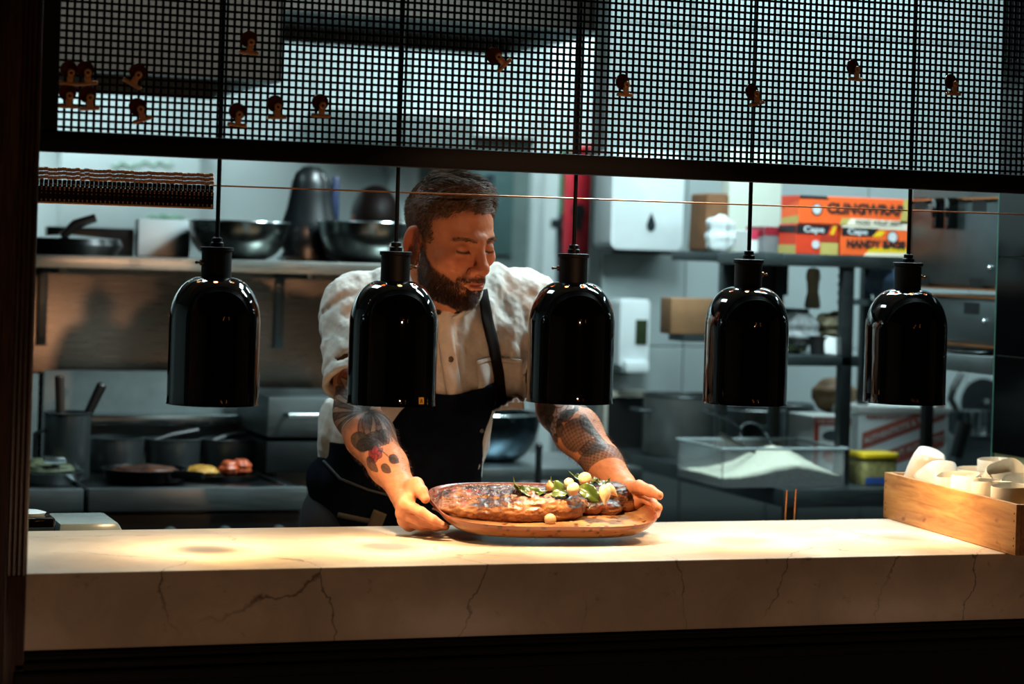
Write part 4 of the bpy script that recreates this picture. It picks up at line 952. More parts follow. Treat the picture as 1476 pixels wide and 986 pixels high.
MB().box(0, w, 0, .5, zf-.004, zf).build('shelf_plate', steel, t); MB().box(0, w, -.003, .002, zf-.045, zf).build('front_lip', steel, t, bevel=.002)
MB().box(.05, w, .09, .48, zf, zo).build('riser_block', steel_dark, t)
MB().box(.02, .05, .42, .46, 0, zf-.004).box(w-.08, w-.05, .42, .46, 0, zf-.004).build('support', steel_dark, t)
q = Px(1398, 505, OVX-.02); o = MB().lathe([(0,0),(.05,0),(.07,.008),(.072,.011),(.05,.007),(0,.006)], 32, Matrix.Diagonal((.5,1.5,1,1))).build('black_dish', black_gloss); o.location = (OVX-.03, q.y, zf); tag(o, 'shallow black dish on the shelf under the lower oven', 'dish')

# ---- on the bench
p = Py(981, 657, 2.60); t = thing('stock_pot', 'tall dark steel stock pot at the far left of the bench', 'pot', (p.x+.01, 2.60, BZ)); r = (Py(1036,620,2.6).x-Py(925,620,2.6).x)/2; h = Py(981,574,2.48).z-BZ
MB().lathe([(0,0),(r*.97,0),(r,.008),(r,h),(r+.004,h+.003),(r-.002,h+.004),(r-.004,.01),(0,.008)], 48).build('pot_body', plain('stock_pot_steel', '#7d817e', .36, .75), t)
MB().lathe([(r+.004*math.cos(q), h+.002+.003*math.sin(q)) for q in [2*PI*k/8 for k in range(8)]], 48, close=True).build('rolled_rim', steel_dark, t)
for s_ in (-1, 1): MB().tube([(s_*r*.99,-.04,h*.75),(s_*(r+.035),-.035,h*.76),(s_*(r+.035),.035,h*.76),(s_*r*.99,.04,h*.75)],.006,8).build('handle', steel_dark, t)
p = Py(1085, 640, 2.35); t = thing('braising_pot', 'low dark pot behind the clear tub on the bench', 'pot', (p.x, 2.38, BZ)); r = .115; h = Py(1085, 592, 2.3).z-BZ
MB().lathe([(0,0),(r*.97,0),(r,.008),(r,h),(r-.004,h+.003),(r-.005,.01),(0,.008)], 40).build('pot_body', plain('dark_pan_steel', '#5b6162', .30, .75), t)
MB().tube([(-.03,-r,h*.7),(-.03,-r-.035,h*.72),(.03,-r-.035,h*.72),(.03,-r,h*.7)],.006,8).build('handle', steel_dark, t)
p = Py(1150, 640, 2.35); t = thing('saucepan', 'dark saucepan on the bench between the low pot and the carton', 'saucepan', (p.x+.05, 2.50, BZ)); r = .075; h = .17
MB().lathe([(0,0),(r*.97,0),(r,.008),(r,h),(r-.004,h+.003),(r-.005,.01),(0,.008)], 40).build('pan_body', plain('dark_pan_steel', '#5b6162', .30, .75), t)
MB().tube([(0,-r,h*.8),(0,-r-.09,h*.9)],.009,8).build('handle', black_plastic, t)
# clear tub with white grain, a sieve and a black spoon
x0, x1, z0, z1 = wrect(1037, 640, 1213, 700, BY0+.08); tubx, tuby, tubh = (x0+x1)/2, BY0+.06, (z1-z0)*.92; tw = (x1-x0)/2
clear = NT('clear_polycarbonate'); clear.set(color=(.93,.98,1.0), rough=.08, trans=.92, ior=1.35, alpha=1.0); clear = clear.m
t = thing('clear_tub', 'clear plastic tub half full of white grain at the front of the bench', 'tub', (tubx, tuby, BZ))
m = MB(); th_ = .003; D = .30
m.box(-tw, tw, 0, th_, 0, tubh).box(-tw, tw, D-th_, D, 0, tubh).box(-tw, -tw+th_, th_, D-th_, 0, tubh).box(tw-th_, tw, th_, D-th_, 0, tubh).box(-tw+th_, tw-th_, th_, D-th_, 0, th_)
m.build('tub_body', clear, t); m = MB(); m.tube([(-tw-.004,-.004,tubh),(tw+.004,-.004,tubh),(tw+.004,D+.004,tubh),(-tw-.004,D+.004,tubh)],.004,8,closed=True); m.build('rim', plain('grey_clear_rim', '#7f8b8c', .2), t)
gr = []; nx, ny = 36, 24; vs, fs = [], []
for j in range(ny+1):
    for i in range(nx+1):
        u, v = i/nx, j/ny; zz = tubh*(.22 + .72*math.exp(-((u-.62)/.30)**2 - ((v-.5)/.5)**2)) + random.uniform(-.002,.002)
        vs.append((-tw+.006+(2*tw-.012)*u, .006+(D-.012)*v, zz))
for j in range(ny):
    for i in range(nx): a = j*(nx+1)+i; fs.append((a, a+1, a+nx+2, a+nx+1))
nb = len(vs); per = [i for i in range(nx+1)] + [ (j+1)*(nx+1)-1 for j in range(1, ny+1)] + [ny*(nx+1)+i for i in range(nx-1,-1,-1)] + [j*(nx+1) for j in range(ny-1,0,-1)]
for a in per: vs.append((vs[a][0], vs[a][1], .005))
for k in range(len(per)): a, b = k, (k+1)%len(per); fs.append((per[a], nb+a, nb+b, per[b]))
grain = NT('white_grain'); _n = grain.noise(grain.coord(), 220, 3); grain.set(color=grain.ramp(_n.outputs[0], [(.35, lin('#a5a48f')), (.65, lin('#c4c3b0'))]), rough=.85); grain.bump(_n.outputs[0], .002, .8)
o = MB().add(vs, fs).build('white_grain', grain.m, None, (tubx, tuby, BZ)); tag(o, 'heap of white grain filling the clear tub', 'grain', kind='stuff')
q = Py(1112, 640, BY0+.36); t = thing('sieve', 'round wire sieve tilted behind the clear tub', 'sieve', (q.x, BY0+.46, q.z+.0)); t.rotation_euler = (.9, .55, 0)
MB().lathe([(.060+.0035*math.cos(a), .0035*math.sin(a)) for a in [2*PI*k/8 for k in range(8)]], 40, close=True).build('hoop', steel_bright, t)
MB().lathe([(.058,0),(.05,-.025),(.03,-.045),(0,-.052)], 32).build('wire_bowl', plain('sieve_gauze', '#3c4344', .5, .7), t)
MB().tube([(-.06,0,0),(-.12,0,.0),(-.19,0,-.02)],.005,8).build('handle', steel_dark, t)
a_ = Py(1036, 626, BY0+.15); b_ = Py(1074, 645, BY0+.2); o = MB().tube([a_, b_, b_+(b_-a_)*.5], [.008,.006,.005], 8).build('black_spoon', black_plastic); tag(o, 'black spoon handle sticking out of the clear tub', 'spoon')
# cartons
x0, x1, z0, z1 = wrect(1171, 600, 1228, 660, 2.02)
t = carton('small_carton', 'small white carton with a red border and a dark picture, left of the post', x0, x1+.0, 2.02, .16, BZ, z1, white_card); W_, H_ = x1-x0, z1-BZ
pr = plain('carton_red_print', '#9b3a30', .6); dkp = plain('carton_dark_print', '#2e3a44', .6)
flat(t, 'red_band', [(.03,.84),(.97,.84),(.97,.97),(.03,.97)], pr, W=W_, H=H_); flat(t, 'red_edge', [(.03,.1),(.16,.1),(.16,.84),(.03,.84)], pr, W=W_, H=H_)
flat(t, 'dark_oval', [(.5+.26*math.cos(q), .66+.09*math.sin(q)) for q in [2*PI*k/16 for k in range(16)]], dkp, W=W_, H=H_)
flat(t, 'red_oval', [(.5+.24*math.cos(q), .32+.15*math.sin(q)) for q in [2*PI*k/16 for k in range(16)]], pr, W=W_, H=H_)
text_part('carton_lettering', 'THE GOOD FOOD', .016, white_card, t, Matrix.Translation((W_*.08,-.0024,H_*.875)) @ FT)
q = Py(1202, 585, 2.20); lump('bread_loaf', Vector((q.x, 2.20, z1+.052)), (.075, .06, .052), plain('brown_crust', '#6b5133', .7, 0, .3, 40), 'round brown loaf lying on the small red and white carton', 'bread', seed=41, amp=.15)
x0, x1, z0, z1 = wrect(1237, 597, 1366, 672, 2.0)
t = carton('white_carton', 'large white carton with two slanting red printed bands behind the fifth lamp', x0, x1, 2.0, .22, BZ, z1, plain('cool_white_card', '#d3dee0', .6, 0, .03)); W_, H_ = x1-x0, z1-BZ
bandm = plain('faded_red_band', '#a4564a', .6)
for v0 in (.40, .02):
    flat(t, 'red_band', [(.04,v0),(.96,v0+.52),(.96,v0+.80),(.04,v0+.28)] if v0 > .1 else [(.18,v0),(.96,v0+.44),(.96,v0+.72),(.04,v0+.20),(.04,v0)], bandm, W=W_, H=H_)
sl = math.atan2(.52*H_, .92*W_)
text_part('band_lettering', 'AUTHENTICITE & TRADITION', .0235, white_card, t, Matrix.Translation((W_*.07,-.0026,H_*.50)) @ FT @ Matrix.Rotation(sl,4,'Z'), bold=.0003)
text_part('band_lettering', 'LE GOUT AUTHENTIQUE', .0235, white_card, t, Matrix.Translation((W_*.22,-.0026,H_*.175)) @ FT @ Matrix.Rotation(sl*.95,4,'Z'), bold=.0003)
text_part('top_lettering', 'PREMIUM QUALITY', .014, bandm, t, Matrix.Translation((W_*.08,-.0016,H_*.92)) @ FT, bold=.0003)
MB().box(-.004, W_+.004, -.004, .224, H_, H_+.022).build('lid', white_card, t, bevel=.004)
# yellow rimmed tub
q = Py(1262, 690, BY0+.12); t = thing('olive_tub', 'clear tub with a yellow lid and olive contents beside the rack post', 'tub', (q.x, BY0+.14, BZ)); h = .075
MB().prism(fillet([(-.055,-.05),(.055,-.05),(.055,.05),(-.055,.05)], .015), .0, h).build('tub_body', plain('olive_contents', '#8b8553', .5, 0, .4, 60), t, bevel=.004)
MB().prism(fillet([(-.060,-.055),(.060,-.055),(.060,.055),(-.060,.055)], .017), h, h+.016).build('lid', box_yellow, t, bevel=.004)
MB().box(-.05,.05,-.0515,-.05,.004,.022).build('blue_label', plain('blue_print', '#2b4a8a', .5), t)
# right end: black ladle, round pan on the wall, steel containers
pts = [Py(1386, 538, 2.3), Py(1374, 560, 2.3), Py(1370, 575, 2.3), Py(1378, 590, 2.3), Py(1372, 612, 2.3)]
t = thing('black_ladle', 'black curved ladle hanging under the oven shelf', 'ladle', (pts[-1].x, 2.3, 0)); MB().tube([p_-Vector((pts[-1].x,2.3,0)) for p_ in pts], [.010,.012,.012,.011,.010], 10).build('handle', black_plastic, t)
MB().ball(pts[-1]-Vector((pts[-1].x,2.3,.01)), (.032,.032,.022), 16, 10).build('ladle_bowl', black_plastic, t)
q = Py(1420, 582, 2.75); t = thing('hanging_lid', 'round steel pan lid hanging on the white wall at the right', 'lid', (q.x+.02, 2.80, q.z))
MB().lathe([(0,0),(.055,.008),(.075,.0),(.085,-.004),(.085,.004),(0,.016)], 36, Matrix.Rotation(PI/2,4,'X')).build('lid_plate', steel_dark, t); MB().ball((0,-.03,0), .016, 12, 8).build('lid_knob', black_plastic, t)
q = Py(1405, 672, 2.15); t = thing('steel_container', 'steel food container with cups of cutlery at the right of the bench', 'container', (q.x, 2.15, BZ))
MB().box(-.11,.16,-.06,.12,0,.10).build('container_body', steel, t, bevel=.008); MB().box(-.115,.165,-.065,.125,.10,.106).build('rim', steel_bright, t, bevel=.002)
for k, (dx, dy) in enumerate(((-.07,0),(.0,.02),(.07,.0))):
    o = MB().lathe([(0,0),(.028,0),(.032,.07),(.034,.072),(.029,.072),(.026,.004),(0,.003)], 24).build('steel_cup', steel_bright if k==1 else steel_dark); o.location = (q.x+dx, 2.15+dy, BZ+.106); tag(o, 'small steel cup on the container at the right of the bench, ' + ('nearest the carton', 'the shiny middle one', 'nearest the black tiles')[k], 'cup', 'steel cups on the container')
o = MB().tube([Py(1378, 660, 2.05), Py(1392, 610, 2.05)], [.022,.026], 14).build('black_bottle', black_plastic); tag(o, 'slim black bottle leaning between the carton and the steel cups', 'bottle')

# ---- by the chef's side of the counter: black box, clear lid, two skewers
t = thing('prep_shelf', 'low steel prep shelf behind the left end of the marble counter', 'shelf', (0, 0, 0)); zp = Pz(110, 766, .905).z
MB().box(XL+.02, -.42, YB+.01, YB+.36, .875, .90).build('shelf_plate', steel, t, bevel=.003)
for x in (XL+.05, -.45): MB().box(x-.015, x+.015, YB+.03, YB+.33, 0, .875).build('leg', steel_dark, t)
a = Py(45, 745, .66); b = Py(77, 745, .66)
o = MB().prism(fillet([(a.x-.06,.62),(b.x,.62),(b.x,.74),(a.x-.06,.74)], .012), .90, a.z).build('black_container', black_gloss, bevel=.004); tag(o, 'glossy black container behind the counter at the left jamb', 'container')
o = MB().lathe([(0,0),(.03,0),(.034,.006),(.02,.010),(0,.010)], 24).build('white_saucer', white_plastic); o.location = (a.x-.0, .69, a.z); tag(o, 'small white saucer on the black container', 'saucer')
a = Py(80, 752, .66); b = Py(188, 757, .66); c_ = Py(165, 752, .66); t = thing('plastic_tray', 'clear plastic tray upside down beside the black container behind the counter', 'tray', (a.x, .62, .90)); w = b.x-a.x; h = a.z-.90
frost = plain('frosted_clear_plastic', '#8b9694', .2, 0, .06); 
MB().add([(0,0,0),(w,0,0),(w,.2,0),(0,.2,0),(.004,.01,h),(w-.03,.01,h),(w-.03,.19,h),(.004,.19,h)], [(0,3,2,1),(4,5,6,7),(0,1,5,4),(1,2,6,5),(2,3,7,6),(3,0,4,7)]).build('tray_body', frost, t, bevel=.008)
MB().box(-.004,w+.004,-.004,.204,0,.006).build('tray_flange', frost, t, bevel=.002)
for k, (px0, px1) in enumerate(((1131, 1134), (1144, 1147))):
    a = Py(px0-2, 790, YB+.05); b = Py(px1, 707 if k == 0 else 705, YB+.05)
    o = MB().cyl(a, b, .0022, seg=8).build('skewer', copper); tag(o, 'thin metal skewer standing behind the counter, ' + ('nearer the platter' if k == 0 else 'nearer the crate, slightly taller'), 'skewer', 'metal skewers behind the counter')
t = thing('skewer_pot', 'low dark pot behind the counter holding the two skewers', 'pot', (Py(1138, 780, YB+.05).x, YB+.05, .80))
MB().lathe([(0,0),(.035,0),(.038,.10),(.034,.10),(.031,.005),(0,.005)], 24).build('pot_body', steel_dark, t)
MB().box(-.06,.06,-.045,.06,-.02,0).build('wall_ledge', steel_dark, t)
# ================================================================== implicit modelling (smooth unions meshed by surface nets)
class Sdf:
    def __init__(s, h): s.h = h; s.p = []; s.mods = []; s.M = Matrix()
    def _pt(s, c): return np.array(s.M @ Vector(c))
    def _sc(s): return s.M.to_scale()[0]
    def ell(s, c, r, rot=(0, 0, 0), k=.01, op='u'):
        r = (r, r, r) if not isinstance(r, (tuple, list)) else r
        sc = s._sc(); Mi = s.M @ Matrix.Translation(c) @ Euler(rot).to_matrix().to_4x4()
        c_ = np.array(Mi.translation); Rm = np.array(Mi.to_3x3().normalized()); r_ = np.array(r)*sc; k *= sc
        def f(P):
            q = (P - c_) @ Rm; k0 = np.sqrt(((q/r_)**2).sum(1)) + 1e-9; k1 = np.sqrt(((q/r_**2)**2).sum(1)) + 1e-9
            return k0*(k0-1)/k1
        R_ = max(r_); s.p.append((op, k, f, c_-R_, c_+R_)); return s
    def cap(s, a, b, ra, rb=None, k=.01, op='u'):
        sc = s._sc(); a = s._pt(a); b = s._pt(b); ra *= sc; rb = ra if rb is None else rb*sc; k *= sc; ab = b-a; L2 = ab@ab + 1e-12
        def f(P):
            t = np.clip(((P-a)@ab)/L2, 0, 1); return np.sqrt(((P-a-t[:,None]*ab)**2).sum(1)) - (ra+(rb-ra)*t)
        R_ = max(ra, rb); s.p.append((op, k, f, np.minimum(a,b)-R_, np.maximum(a,b)+R_)); return s
    def chain(s, pts, rs, k=.01):
        for i in range(len(pts)-1): s.cap(pts[i], pts[i+1], rs[i], rs[i+1], k)
        return s
    def fn(s, f, lo, hi, k=.005, op='u'): s.p.append((op, k, f, np.array(lo, float), np.array(hi, float))); return s
    def mod(s, f): s.mods.append(f); return s
    def eval(s, P, lo=None, hi=None):
        d = np.full(len(P), .5)
        for op, k, f, bl, bh in s.p:
            if lo is not None and ((bl - k - .012 > hi).any() or (bh + k + .012 < lo).any()): continue
            q = f(P)
            if op == 'u': h = np.maximum(k - np.abs(d-q), 0)/k if k > 0 else 0; d = np.minimum(d, q) - h*h*k/4
            else:
                q = q if op == 'i' else -q
                h = np.maximum(k - np.abs(d-q), 0)/k if k > 0 else 0; d = np.maximum(d, q) + h*h*k/4
        for m in s.mods: d = m(d, P)
        return d
    def mesh(s, name):
        h = s.h; n = 24; us = [p for p in s.p if p[0] == 'u']
        lo = np.min([p[3] for p in us], 0) - 4*h - .01; hi = np.max([p[4] for p in us], 0) + 4*h + .01
        nb = np.ceil((hi-lo)/(n*h)).astype(int); tot = nb*n + 2
        act = []
        ci = np.stack(np.meshgrid(*[np.arange(x) for x in nb], indexing='ij'), -1).reshape(-1, 3)
        # coarse pass: keep blocks near the surface (tested on a 3x3x3 lattice of points)
        off = np.stack(np.meshgrid(*[[.17,.5,.83]]*3, indexing='ij'), -1).reshape(-1, 3)*n*h
        dmin = np.full(len(ci), 9.); sg = np.zeros((len(ci), 2), bool)
        for o in off:
            d = s.eval(lo + ci*n*h + o); dmin = np.minimum(dmin, np.abs(d)); sg[:,0] |= d < 0; sg[:,1] |= d >= 0
        keep = (dmin < n*h*.62) | (sg[:,0] & sg[:,1])
        V, K, Q = [], [], []
        ar = np.arange(-1, n+1)
        for b in ci[keep]:
            i0 = b*n; g = np.stack(np.meshgrid(ar, ar, ar, indexing='ij'), -1) + i0     # sample indices i0-1 .. i0+n
            P = lo + g.reshape(-1, 3)*h
            d = s.eval(P, P[0]-.001, P[-1]+.001).reshape(n+2, n+2, n+2); sgn = d < 0
            if sgn.all() or not sgn.any(): continue
            c = sum(sgn[x:n+1+x, y:n+1+y, z:n+1+z].astype(np.int8) for x in (0,1) for y in (0,1) for z in (0,1))
            cell = np.argwhere((c > 0) & (c < 8))
            if not len(cell): continue
            acc = np.zeros((len(cell), 3)); cnt = np.zeros(len(cell))
            for ax in range(3):
                for u in (0, 1):
                    for v in (0, 1):
                        o0 = np.zeros(3, int); o0[(ax+1)%3] = u; o0[(ax+2)%3] = v; o1 = o0.copy(); o1[ax] = 1
                        a = d[tuple((cell+o0).T)]; e = d[tuple((cell+o1).T)]; m = (a < 0) != (e < 0)
                        t = np.where(m, a/(a-e+1e-20), 0); p = np.tile(o0, (len(cell), 1)).astype(float); p[:, ax] += t
                        acc[m] += p[m]; cnt += m
            gi = cell + i0 - 1
            V.append(lo + (gi + acc/cnt[:,None])*h)
            key = ((gi[:,0]+1)*(tot[1]+2) + gi[:,1]+1)*(tot[2]+2) + gi[:,2]+1; K.append(key)
            mk = lambda q: ((q[:,0]+1)*(tot[1]+2) + q[:,1]+1)*(tot[2]+2) + q[:,2]+1
            for ax in range(3):
                a = sgn[1:n+1, 1:n+1, 1:n+1]; sl = [slice(1, n+1)]*3; sl[ax] = slice(2, n+2); e = sgn[tuple(sl)]
                # edges from sample s to s+axis with s inside this block
                ed = np.argwhere(a != e)
                if not len(ed): continue
                gs = ed + i0; ins = a[tuple(ed.T)]
                u = np.zeros(3, int); v = np.zeros(3, int); u[(ax+1)%3] = 1; v[(ax+2)%3] = 1
                q = np.stack([mk(gs-u-v), mk(gs-v), mk(gs), mk(gs-u)], 1); q[~ins] = q[~ins][:, ::-1]; Q.append(q)
        V = np.concatenate(V); K = np.concatenate(K); Q = np.concatenate(Q)
        uk, idx = np.unique(K, return_index=True); V = V[idx]; F = np.searchsorted(uk, Q)
        F = np.clip(F, 0, len(uk)-1); ok = (uk[F] == Q).all(1); F = F[ok]
        me = bpy.data.meshes.new(name); me.vertices.add(len(V)); me.vertices.foreach_set('co', V.astype(np.float32).ravel())
        me.loops.add(F.size); me.loops.foreach_set('vertex_index', F.astype(np.int32).ravel())
        me.polygons.add(len(F)); me.polygons.foreach_set('loop_start', np.arange(0, F.size, 4, dtype=np.int32)); me.polygons.foreach_set('loop_total', np.full(len(F), 4, np.int32))
        me.polygons.foreach_set('use_smooth', np.ones(len(F), bool)); me.update(calc_edges=True); me.validate()
        return me, V, F
def vnoise(P, sc, seed=0, octv=3):
    """smooth pseudo noise from sums of sines, about -1..1"""
    r = np.random.default_rng(seed); out = 0; amp = 1; tot = 0
    for o in range(octv):
        for _ in range(4):
            w = r.normal(size=3); w /= np.linalg.norm(w); out = out + amp*np.sin(P@w*sc*6.283*r.uniform(.7, 1.3) + r.uniform(0, 6.28))*np.cos(P@r.normal(size=3)*sc*3 + r.uniform(0, 6.28)); tot += amp*.5
        sc *= 2.03; amp *= .55
    return out/tot
def normals_of(me):
    a = np.empty(len(me.vertices)*3, np.float32); me.vertices.foreach_get('normal', a); return a.reshape(-1, 3)
def color_attr(me, rgb, name='tint'):
    at = me.color_attributes.new(name, 'FLOAT_COLOR', 'POINT'); at.data.foreach_set('color', np.c_[rgb, np.ones(len(rgb))].astype(np.float32).ravel())
def strands(name, roots, dirs, length, rad, mat, parent, curl=None, seg=3, kind='stuff'):
    """tapered three-sided strands, one mesh"""
    n = len(roots); L = np.broadcast_to(length, n); vs = []
    up = np.cross(dirs, np.random.default_rng(5).normal(size=(n, 3))); up /= np.linalg.norm(up, axis=1)[:,None] + 1e-9; w = np.cross(dirs, up)
    rings = []
    for k in range(seg+1):
        t = k/seg; c = roots + dirs*(L*t)[:,None] + (curl*(L*t*t)[:,None] if curl is not None else 0); r = rad*(1 - .8*t)
        rings.append(np.stack([c + r*(up*math.cos(a) + w*math.sin(a)) for a in (0, 2.094, 4.189)], 1))
    V = np.stack(rings, 1).reshape(-1, 3); base = np.arange(n)[:,None]*(seg+1)*3; F = []
    for k in range(seg):
        for j in range(3):
            j2 = (j+1)%3; F.append(np.concatenate([base+k*3+j, base+k*3+j2, base+(k+1)*3+j2, base+(k+1)*3+j], 1))
    F = np.concatenate(F); me = bpy.data.meshes.new(name); me.vertices.add(len(V)); me.vertices.foreach_set('co', V.astype(np.float32).ravel())
    me.loops.add(F.size); me.loops.foreach_set('vertex_index', F.astype(np.int32).ravel()); me.polygons.add(len(F))
    me.polygons.foreach_set('loop_start', np.arange(0, F.size, 4, dtype=np.int32)); me.polygons.foreach_set('loop_total', np.full(len(F), 4, np.int32))
    me.polygons.foreach_set('use_smooth', np.ones(len(F), bool)); me.update(calc_edges=True)
    o = link(name, me, mat, parent); o['kind'] = kind; return o
# ================================================================== platter and steak
PM = Matrix.Translation((.2268, .3656, .9866)) @ Matrix.Rotation(-.1105, 4, 'Z') @ Matrix.Rotation(.0084, 4, 'Y') @ Matrix.Rotation(.1729, 4, 'X')
PA, PB, PN, PH, PF = .2312, .1588, 3.377, .0285, .888
PMi = PM.inverted()
def plate_pt(px, py, h):
    o = PMi @ CAM; d = PMi.to_3x3() @ ray(px, py); t = (h - o.z)/d.z; return o + d*t
glz = NT('speckled_stoneware'); _v = glz.coord(); _n = glz.noise(_v, 8, 4)
_vo = glz.node('ShaderNodeTexVoronoi'); _vo.inputs['Scale'].default_value = 62; glz.link(_v, _vo.inputs['Vector'])
_sp = glz.ramp(_vo.outputs['Distance'], [(.27, (1,1,1)), (.36, (0,0,0))]); _ms = glz.ramp(glz.noise(_v, 26, 2).outputs[0], [(.42, (0,0,0)), (.50, (1,1,1))])
_c = glz.ramp(_n.outputs[0], [(.3, lin('#85593a')), (.7, lin('#a07650'))])
_sep = glz.node('ShaderNodeSeparateXYZ'); _tc = glz.node('ShaderNodeTexCoord'); glz.link(_tc.outputs['Object'], _sep.inputs[0])
_rim = glz.ramp(_sep.outputs[2], [(0.0065, (0,0,0)), (.024, (1,1,1))])      # glaze breaks to a darker brown towards the rim
_c = glz.mix(glz.math('MULTIPLY', _rim, .9), _c, lin('#74351f')); _c = glz.mix(glz.mix(1.0, _sp, _ms, 'MULTIPLY'), _c, lin('#4a2410'))
glz.set(color=_c, rough=.28, coat=.2); glz.bump(_sp, .0008, .4)
def se_ring(a, b, n, N=96):
    out = []
    for k in range(N):
        t = 2*PI*k/N; c, s_ = math.cos(t), math.sin(t); r = (abs(c)**n + abs(s_)**n)**(-1/n)
        w = 1 + .006*math.sin(3*t+1) + .004*math.sin(5*t); out.append((a*r*c*w, b*r*s_*w))
    return out
levels = [(0.0, 0.0), (.6, 0.0), (PF-.03, 0.0), (PF, .0012), (.94, .010), (.975, .019), (1.0, PH-.001), (.998, PH+.0012), (.985, PH+.001), (.968, PH-.004), (.94, .016), (.90, .0085), (.84, .0065), (.6, .006), (0, .006)]
mb = MB(); vs, fs = [], []; N = 96; idx = []
for f, z in levels:
    if f == 0: idx.append([len(vs)]); vs.append((0, 0, z))
    else: idx.append(list(range(len(vs), len(vs)+N))); vs += [(x, y, z) for x, y in se_ring(PA*f, PB*f - (PA-PB)*0, PN)]
for a, b in zip(idx[:-1], idx[1:]):
    for k in range(N):
        k2 = (k+1) % N
        if len(a) == 1: fs.append((a[0], b[k2], b[k]))
        elif len(b) == 1: fs.append((a[k], a[k2], b[0]))
        else: fs.append((a[k], a[k2], b[k2], b[k]))
platter = mb.add(vs, fs).build('platter', glz.m, smooth=60); platter.matrix_world = PM
tag(platter, 'speckled brown stoneware platter with rounded corners held just above the marble by both hands', 'platter')

# ---- the meat: two pieces on the platter, sculpted
def pw(p): return tuple(PM @ Vector(p))
def meat_mat(name, light, mid, char, topchar):
    t = NT(name); v = t.coord(); n = t.noise(v, 38, 6, .68, .4); n2 = t.noise(v, 110, 4, .6); n3 = t.noise(v, 14, 3)
    c = t.ramp(n.outputs[0], [(.30, lin(char)), (.44, lin(mid)), (.58, lin(light)), (.78, lin('#b98b62'))])
    at = t.node('ShaderNodeAttribute', attribute_name='tint'); sp = t.node('ShaderNodeSeparateColor'); t.link(at.outputs['Color'], sp.inputs[0])
    cr = t.ramp(n2.outputs[0], [(.35, lin('#1c0c07')), (.55, lin(topchar)), (.74, lin('#9a5c33'))])
    edge = t.math('ADD', sp.outputs[0], t.math('MULTIPLY', t.math('SUBTRACT', n3.outputs[0], .5), 1.1)); f = t.ramp(edge, [(.42, (0,0,0)), (.58, (1,1,1))])
    c = t.mix(f, c, cr)
    c = t.mix(t.math('MULTIPLY', sp.outputs[1], .85), c, lin('#93161a'))
    t.set(color=c, rough=t.ramp(n2.outputs[0], [(.3, (.30,)*3), (.7, (.6,)*3)])); t.bump(n2.outputs[0], .0018, .8); return t.m
def meat(name, label, build, seed, cat='steak', mat=None):
    s = Sdf(.0016); s.M = PM; build(s)
    s.mod(lambda d, P: d + .0016*vnoise(P, 34, seed, 3) + .0020*vnoise(P*np.array([.5,1,2.6]), 20, seed+1, 3))
    me, V, F = s.mesh(name); o = link(name, me, mat); 
    L = (V - np.array(PM.translation)) @ np.array(PM.to_3x3()); nz = normals_of(me) @ np.array(PM.to_3x3())[:,2]
    return o, me, V, L, nz
def main_steak(s):
    pts = [((655,726),.016,.030),((682,727),.021,.036),((715,731),.0245,.040),((750,734),.026,.042),((785,735),.026,.042),((815,732),.0235,.040)]
    for (x, y), r, b in pts:
        q = plate_pt(x, y, .02); s.ell((q.x, q.y+.012, .006+r*.95), (.050, b, r), k=.035)
    for x, y, r in ((668,740,.0125),(706,746,.015),(755,749,.018),(805,746,.018)):      # fatty lower edge
        q = plate_pt(x, y, .012); s.ell((q.x, q.y+.020, .006+r*.9), (.052, .026, r), (0,0,.08), k=.030)
    q = plate_pt(800, 716, .030); s.ell((q.x, q.y, .030), (.05, .035, .022), k=.02)
m1 = meat_mat('grilled_meat_crust', '#94623a', '#6e3f27', '#3c1b0e', '#32170c')
st, me, V, L, nz = meat('steak', 'x', main_steak, 3, mat=m1)
xl = L[:,0]; left = np.clip((-.12 - xl)/.05, 0, 1)
color_attr(me, np.stack([np.clip(nz*1.1 - .25, 0, 1)*(1-.35*left), np.clip(vnoise(V, 30, 9, 2)*1.6-.55, 0, 1)*np.clip(nz, 0, 1)*np.clip(left+.25, 0, 1), xl*0], 1))
tag(st, 'long grilled steak with a browned fatty side lying along the stoneware platter', 'steak')
def end_steak(s):
    for x, y, r, a in ((852,727,.024,.03),(880,722,.027,.034),(898,722,.024,.028)):
        q = plate_pt(x, y, .02); s.ell((q.x, q.y+.006, .006+r*.92), (a, .040, r), k=.02)
    for x, y in ((850,737),(880,737),(900,732)):
        q = plate_pt(x, y, .012); s.ell((q.x, q.y+.002, .019), (.026, .018, .0145), k=.01)
m2 = meat_mat('charred_meat_crust', '#8c5833', '#64341d', '#2c130a', '#1c0c07')
st2_, me, V, L, nz = meat('steak', 'x', end_steak, 13, mat=m2)
color_attr(me, np.stack([np.clip(nz*1.6 - .1, 0, 1), np.clip(vnoise(V, 40, 4, 2)*1.6-.9, 0, 1), nz*0], 1))
tag(st2_, 'thick charred steak piece at the end of the platter beside the cook\'s left hand', 'steak')
# cut end with fat and red rim at the left
q = plate_pt(645, 728, .018)
fat = NT('pale_fat'); _n = fat.noise(fat.coord(), 60, 3); fat.set(color=fat.ramp(_n.outputs[0], [(.3, lin('#b88e5e')), (.7, lin('#d9b98a'))]), rough=.3); fat = fat.m
o = lump('fat_slice', PM @ Vector((q.x, q.y-.002, .026)), (.017, .006, .008), fat, 'pale slice of fat with a red edge at the left tip of the long steak', 'fat slice', seed=3, amp=.15); o.rotation_euler = (.2, -.55, .25)
o2 = lump('red_edge', (0, 0, .0065), (.017, .005, .004), plain('rare_red_meat', '#a01c1c', .25, 0, .3, 90), seed=5, amp=.2, parent=o); o2['label'] = 'red rare meat edge'
